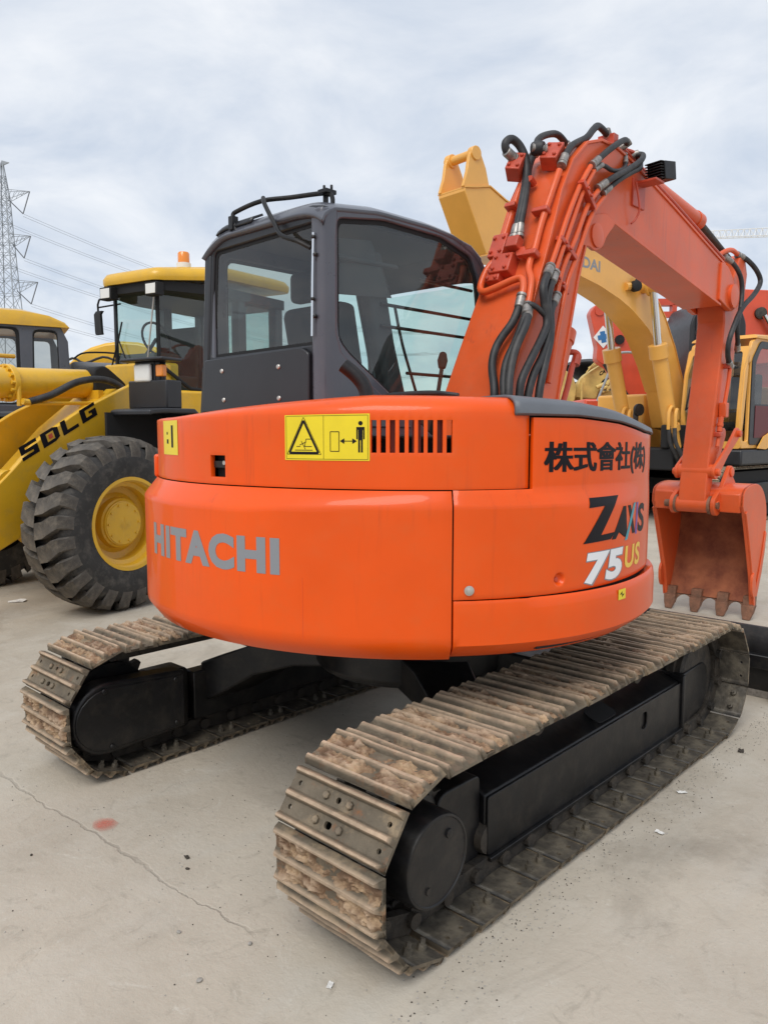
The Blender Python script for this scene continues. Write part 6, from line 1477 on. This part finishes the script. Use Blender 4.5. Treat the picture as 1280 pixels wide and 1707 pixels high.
mb = MB(); mb.box(4.9, 5.28, .28, .9, 2.45, 2.80); mb.build('dark_opening', 'blackm', CT)
mb = MB()
random.seed(4)
for k in range(12):
    a = Vector((5.9 + random.random() * .9, -.3, 2.5 + random.random() * .4)); mb.tube([a, a + Vector((random.uniform(-.2, .3), 0, random.uniform(-.1, .2)))], random.uniform(.02, .06), 8)
mb.build('hydraulic_pipes', 'paley', CT)
# shed with dark curved roof
SD = vframe('shed', 'low shed with dark grey curved roof far behind the boom cylinders', 'shed', 40)
mb = MB(); arc = [(10.3 + 2.3 * math.cos(a), 3.6 + 1.62 * math.sin(a)) for a in arange(PI * .12, PI * .88, 14)]
mb.prism(arc + [(x, z - .12) for x, z in arc[::-1]], -.5, 8, 1); mb.build('roof', 'shedroof', SD, smooth=30)
mb = MB(); mb.box(8.3, 12.3, 0, 8, 0, 4.1); mb.build('wall', 'blackm', SD)

# =================================================================== pylon, wires, crane jib
PY = vframe('pylon', 'tall steel lattice transmission tower at the left edge', 'pylon', 160, -75.6)
def strut(mb, a, b, r=.12): mb.tube([a, b], r, 4)
legz = [(0, 3.6), (12, 2.7), (24, 1.9), (32, 1.5), (41, 1.1), (48, 0.85), (54.5, 0.15)]
def hw(z): return lerp(z, legz)
for sx in (-1, 1):
    for sy in (-1, 1):
        mb = MB(); mb.tube([(sx * hw(z), sy * hw(z), z) for z, _ in legz], .12, 4); mb.build('leg', 'galv', PY)
mb = MB(); zl = [0, 6, 12, 17, 21.5, 25.5, 29, 32, 34.5, 37, 39, 41, 43, 45, 46.7, 48, 50, 52]
for z0, z1 in zip(zl, zl[1:]):
    a, b = hw(z0), hw(z1)
    for s in (-1, 1):
        for (p, q) in ((( -a, s * a, z0), (b, s * b, z1)), ((a, s * a, z0), (-b, s * b, z1)), ((s * a, -a, z0), (s * b, b, z1)), ((s * a, a, z0), (s * b, -b, z1)), ((-b, s * b, z1), (b, s * b, z1)), ((s * b, -b, z1), (s * b, b, z1))): strut(mb, p, q, .055)
o = mb.build('lattice_bracing', 'galv', PY); o['kind'] = 'stuff'
TIPS = []
for z, L_ in ((48.2, 5.2), (39.6, 5.0), (30.6, 6.0)):
    for s in (-1, 1):
        mb = MB(); h_ = hw(z); tip = (s * L_, 0, z + .9)
        for sy in (-1, 1):
            strut(mb, (s * h_, sy * h_, z + 1.1), tip, .06); strut(mb, (s * h_, sy * h_, z - .9), tip, .06)
            for f in (.25, .5, .75):
                A_ = Vector((s * h_, sy * h_, z + 1.1)).lerp(Vector(tip), f); B_ = Vector((s * h_, sy * h_, z - .9)).lerp(Vector(tip), f - .2); strut(mb, A_, B_, .045)
        mb.build('cross_arm', 'galv', PY)
        low = (s * (L_ - 1.5), 0, z - 3.4)
        mb = MB(); mb.tube([tip, low], .11, 6); mb.tube([(s * (h_ + .2), 0, z - .8), low], .11, 6); mb.build('insulator_string', 'insul', PY)
        TIPS.append(low)
mb = MB(); mb.prism([(-1, 53.2), (0, 55.0), (1.4, 54.6), (0, 54)], -.15, .15, 1); mb.build('peak', 'galv', PY)
D_ = Vector((-0.6839, 0.7296, 0)); r_ = Vector((0.7296, 0.6839, 0)); base = Vector((2.506, -2.862, 0))
PYW = base + D_ * 160 + r_ * -75.6
END = base + D_ * 335 + r_ * 22
for i, low in enumerate(TIPS):
    for dz in (0, -.5):
        A_ = PYW + r_ * low[0] + Vector((0, 0, low[2] + dz)); B_ = END + r_ * low[0] * 1.0 + Vector((0, 0, low[2] * .97 + dz))
        mb = MB(); pts = []
        for k in range(25):
            f = k / 24; q = A_.lerp(B_, f); q.z -= 4 * 7.0 * f * (1 - f); pts.append(q)
        mb.tube(pts, [.03 + .03 * k / 24 for k in range(25)], 4, cap=False)
        tag(mb.build('power_cable', 'wire', None, fix=False), '%s thin cable hung from the %s arm of the lattice tower, %s side' % (('upper', 'lower')[dz < 0], ('top', 'middle', 'lowest')[i // 2], ('far', 'near')[i % 2]), 'cable', 'power cables hung on the lattice tower')
JB = vframe('crane_jib', 'pale lattice crane jib crossing the sky at the right edge', 'crane', 150)
for (dy, z0, z1) in ((0, 37.75, 38.35), (1.2, 37.75, 38.35), (.6, 39.0, 39.9)):
    mb = MB(); mb.tube([(59, dy, z0), (82, dy, z1 + .35 * (z1 - z0))], .09, 5); mb.build('chord', 'white', JB)
mb = MB(); N_ = 20
for k in range(N_):
    xa = 59 + 23 * k / N_; xb = 59 + 23 * (k + .5) / N_; xc = 59 + 23 * (k + 1) / N_
    zl_ = lambda x: 37.75 + .81 * (x - 59) / 23; zu = lambda x: 39.0 + 1.2 * (x - 59) / 23
    for dy in (0, 1.2): strut(mb, (xa, dy, zl_(xa)), (xb, .6, zu(xb)), .05); strut(mb, (xb, .6, zu(xb)), (xc, dy, zl_(xc)), .05)
o = mb.build('jib_lacing', 'white', JB); o['kind'] = 'stuff'
mb = MB(); mb.box(80, 81.2, 0, 1.2, 0, 37.7); mb.build('mast', 'white', JB)

# =================================================================== litter on the concrete
def pebble(x, y, r, seed, label, m='stone', flat=.6, name='stone', cat='stone'):
    mb = MB(); vs = []; n1_, n2_ = 8, 5
    for j in range(n2_ + 1):
        for i in range(n1_):
            a = 2 * PI * i / n1_; b = PI * j / n2_
            k = r * (1 + .3 * noise.noise((math.cos(a) * 2 + seed, math.sin(a) * 2, b * 2)))
            vs.append((k * math.sin(b) * math.cos(a), k * math.sin(b) * math.sin(a) * .8, k * math.cos(b) * flat))
    fs = [(j * n1_ + i, j * n1_ + (i + 1) % n1_, (j + 1) * n1_ + (i + 1) % n1_, (j + 1) * n1_ + i) for j in range(n2_) for i in range(n1_)]
    mb.add(vs, fs); o = mb.build(name, m, None, smooth=40); o.location = (x, y, r * flat * .7)
    o.rotation_euler = (0, 0, seed * 1.7); tag(o, label, cat)
pebble(.685 - .0, -1.70, .010, 1, 'pale pebble lying nearest the bottom edge of the concrete')
pebble(.449, -1.62, .008, 2, 'small grey pebble left of the joint, above the pale one')
pebble(.66, -1.50, .008, 3, 'small pebble beside the end of the joint')
pebble(.157, -1.40, .009, 4, 'dark chip of stone beside the joint below the red paint mark', 'leaf', .35)
pebble(-.35, -1.75, .006, 5, 'tiny dark pebble furthest left on the concrete', 'leaf')
pebble(1.30, -1.42, .007, 6, 'small pebble beside the bottom of the near track', 'stone')
def scrap(x, y, s, seed, label, m='paper', name='paper_scrap', cat='paper scrap'):
    rnd = random.Random(seed); mb = MB(); n = 5; vs = []
    for i in range(n + 1):
        for j in range(n + 1):
            u, v = i / n - .5, j / n - .5
            vs.append((s * u * (1 + .3 * rnd.random()), s * .55 * v * (1 + .4 * rnd.random()), .004 + s * .22 * abs(noise.noise((u * 3 + seed, v * 3, 1)))))
    mb.add(vs, [(i * (n + 1) + j, (i + 1) * (n + 1) + j, (i + 1) * (n + 1) + j + 1, i * (n + 1) + j + 1) for i in range(n) for j in range(n)])
    o = mb.build(name, m, None, fix=False, smooth=0); md = o.modifiers.new('s', 'SOLIDIFY'); md.thickness = .001
    o.location = (x, y, 0.0); o.rotation_euler = (0, 0, seed); tag(o, label, cat)
scrap(-4.873, 0.0, .13, 1, 'crumpled white paper scrap on the ground in front of the loader tyre')
scrap(.975, -1.455, .022, 2, 'small white paper scrap below the near track end')
scrap(1.30, .02, .032, 3, 'thin pale scrap on the concrete right of the near track')
scrap(1.225, .42, .035, 4, 'pale scrap lying close to the middle of the near track')
scrap(1.26, 1.06, .04, 5, 'dark twisted scrap near the front of the right track', 'leaf', 'scrap', 'scrap')
scrap(.09, -1.36, .022, 6, 'small dark leaf-like scrap above the joint', 'leaf', 'scrap', 'scrap')
scrap(.98, .62, .05, 7, 'white paper scrap caught inside the near track')

# crumbs of soil and grit, thicker beside the tracks: nobody could count them
rnd = random.Random(5); mb = MB()
def crumb(x, y, r):
    vs = [(x + r * math.cos(a) * rnd.uniform(.6, 1.2), y + r * math.sin(a) * rnd.uniform(.6, 1.2), .0015) for a in (0.3, 1.6, 2.8, 4.1, 5.3)] + [(x + r * .2, y, .0015 + r * rnd.uniform(.5, 1.1))]
    mb.add(vs, [(0, 1, 5), (1, 2, 5), (2, 3, 5), (3, 4, 5), (4, 0, 5)], rnd.choice((0, 0, 1)))
for k in range(900):
    y = rnd.uniform(-1.6, 1.8); x = 1.165 + abs(rnd.gauss(0, .10)); crumb(x, y, rnd.uniform(.0012, .0038))
for k in range(350):
    crumb(rnd.uniform(-.72, .72), rnd.uniform(-1.5, .3), rnd.uniform(.0012, .0035))
for k in range(900):
    a = rnd.uniform(-2.5, 2.3); crumb(a, rnd.uniform(-2.4, -1.2) if rnd.random() < .5 else rnd.uniform(-2.6, 3.5), rnd.uniform(.0010, .0034))
o = mb.build('soil_crumbs', ['stone', 'leaf'], None, fix=False, smooth=0); o['kind'] = 'stuff'; tag(o, 'loose grit and dried soil crumbs scattered over the concrete', 'grit')
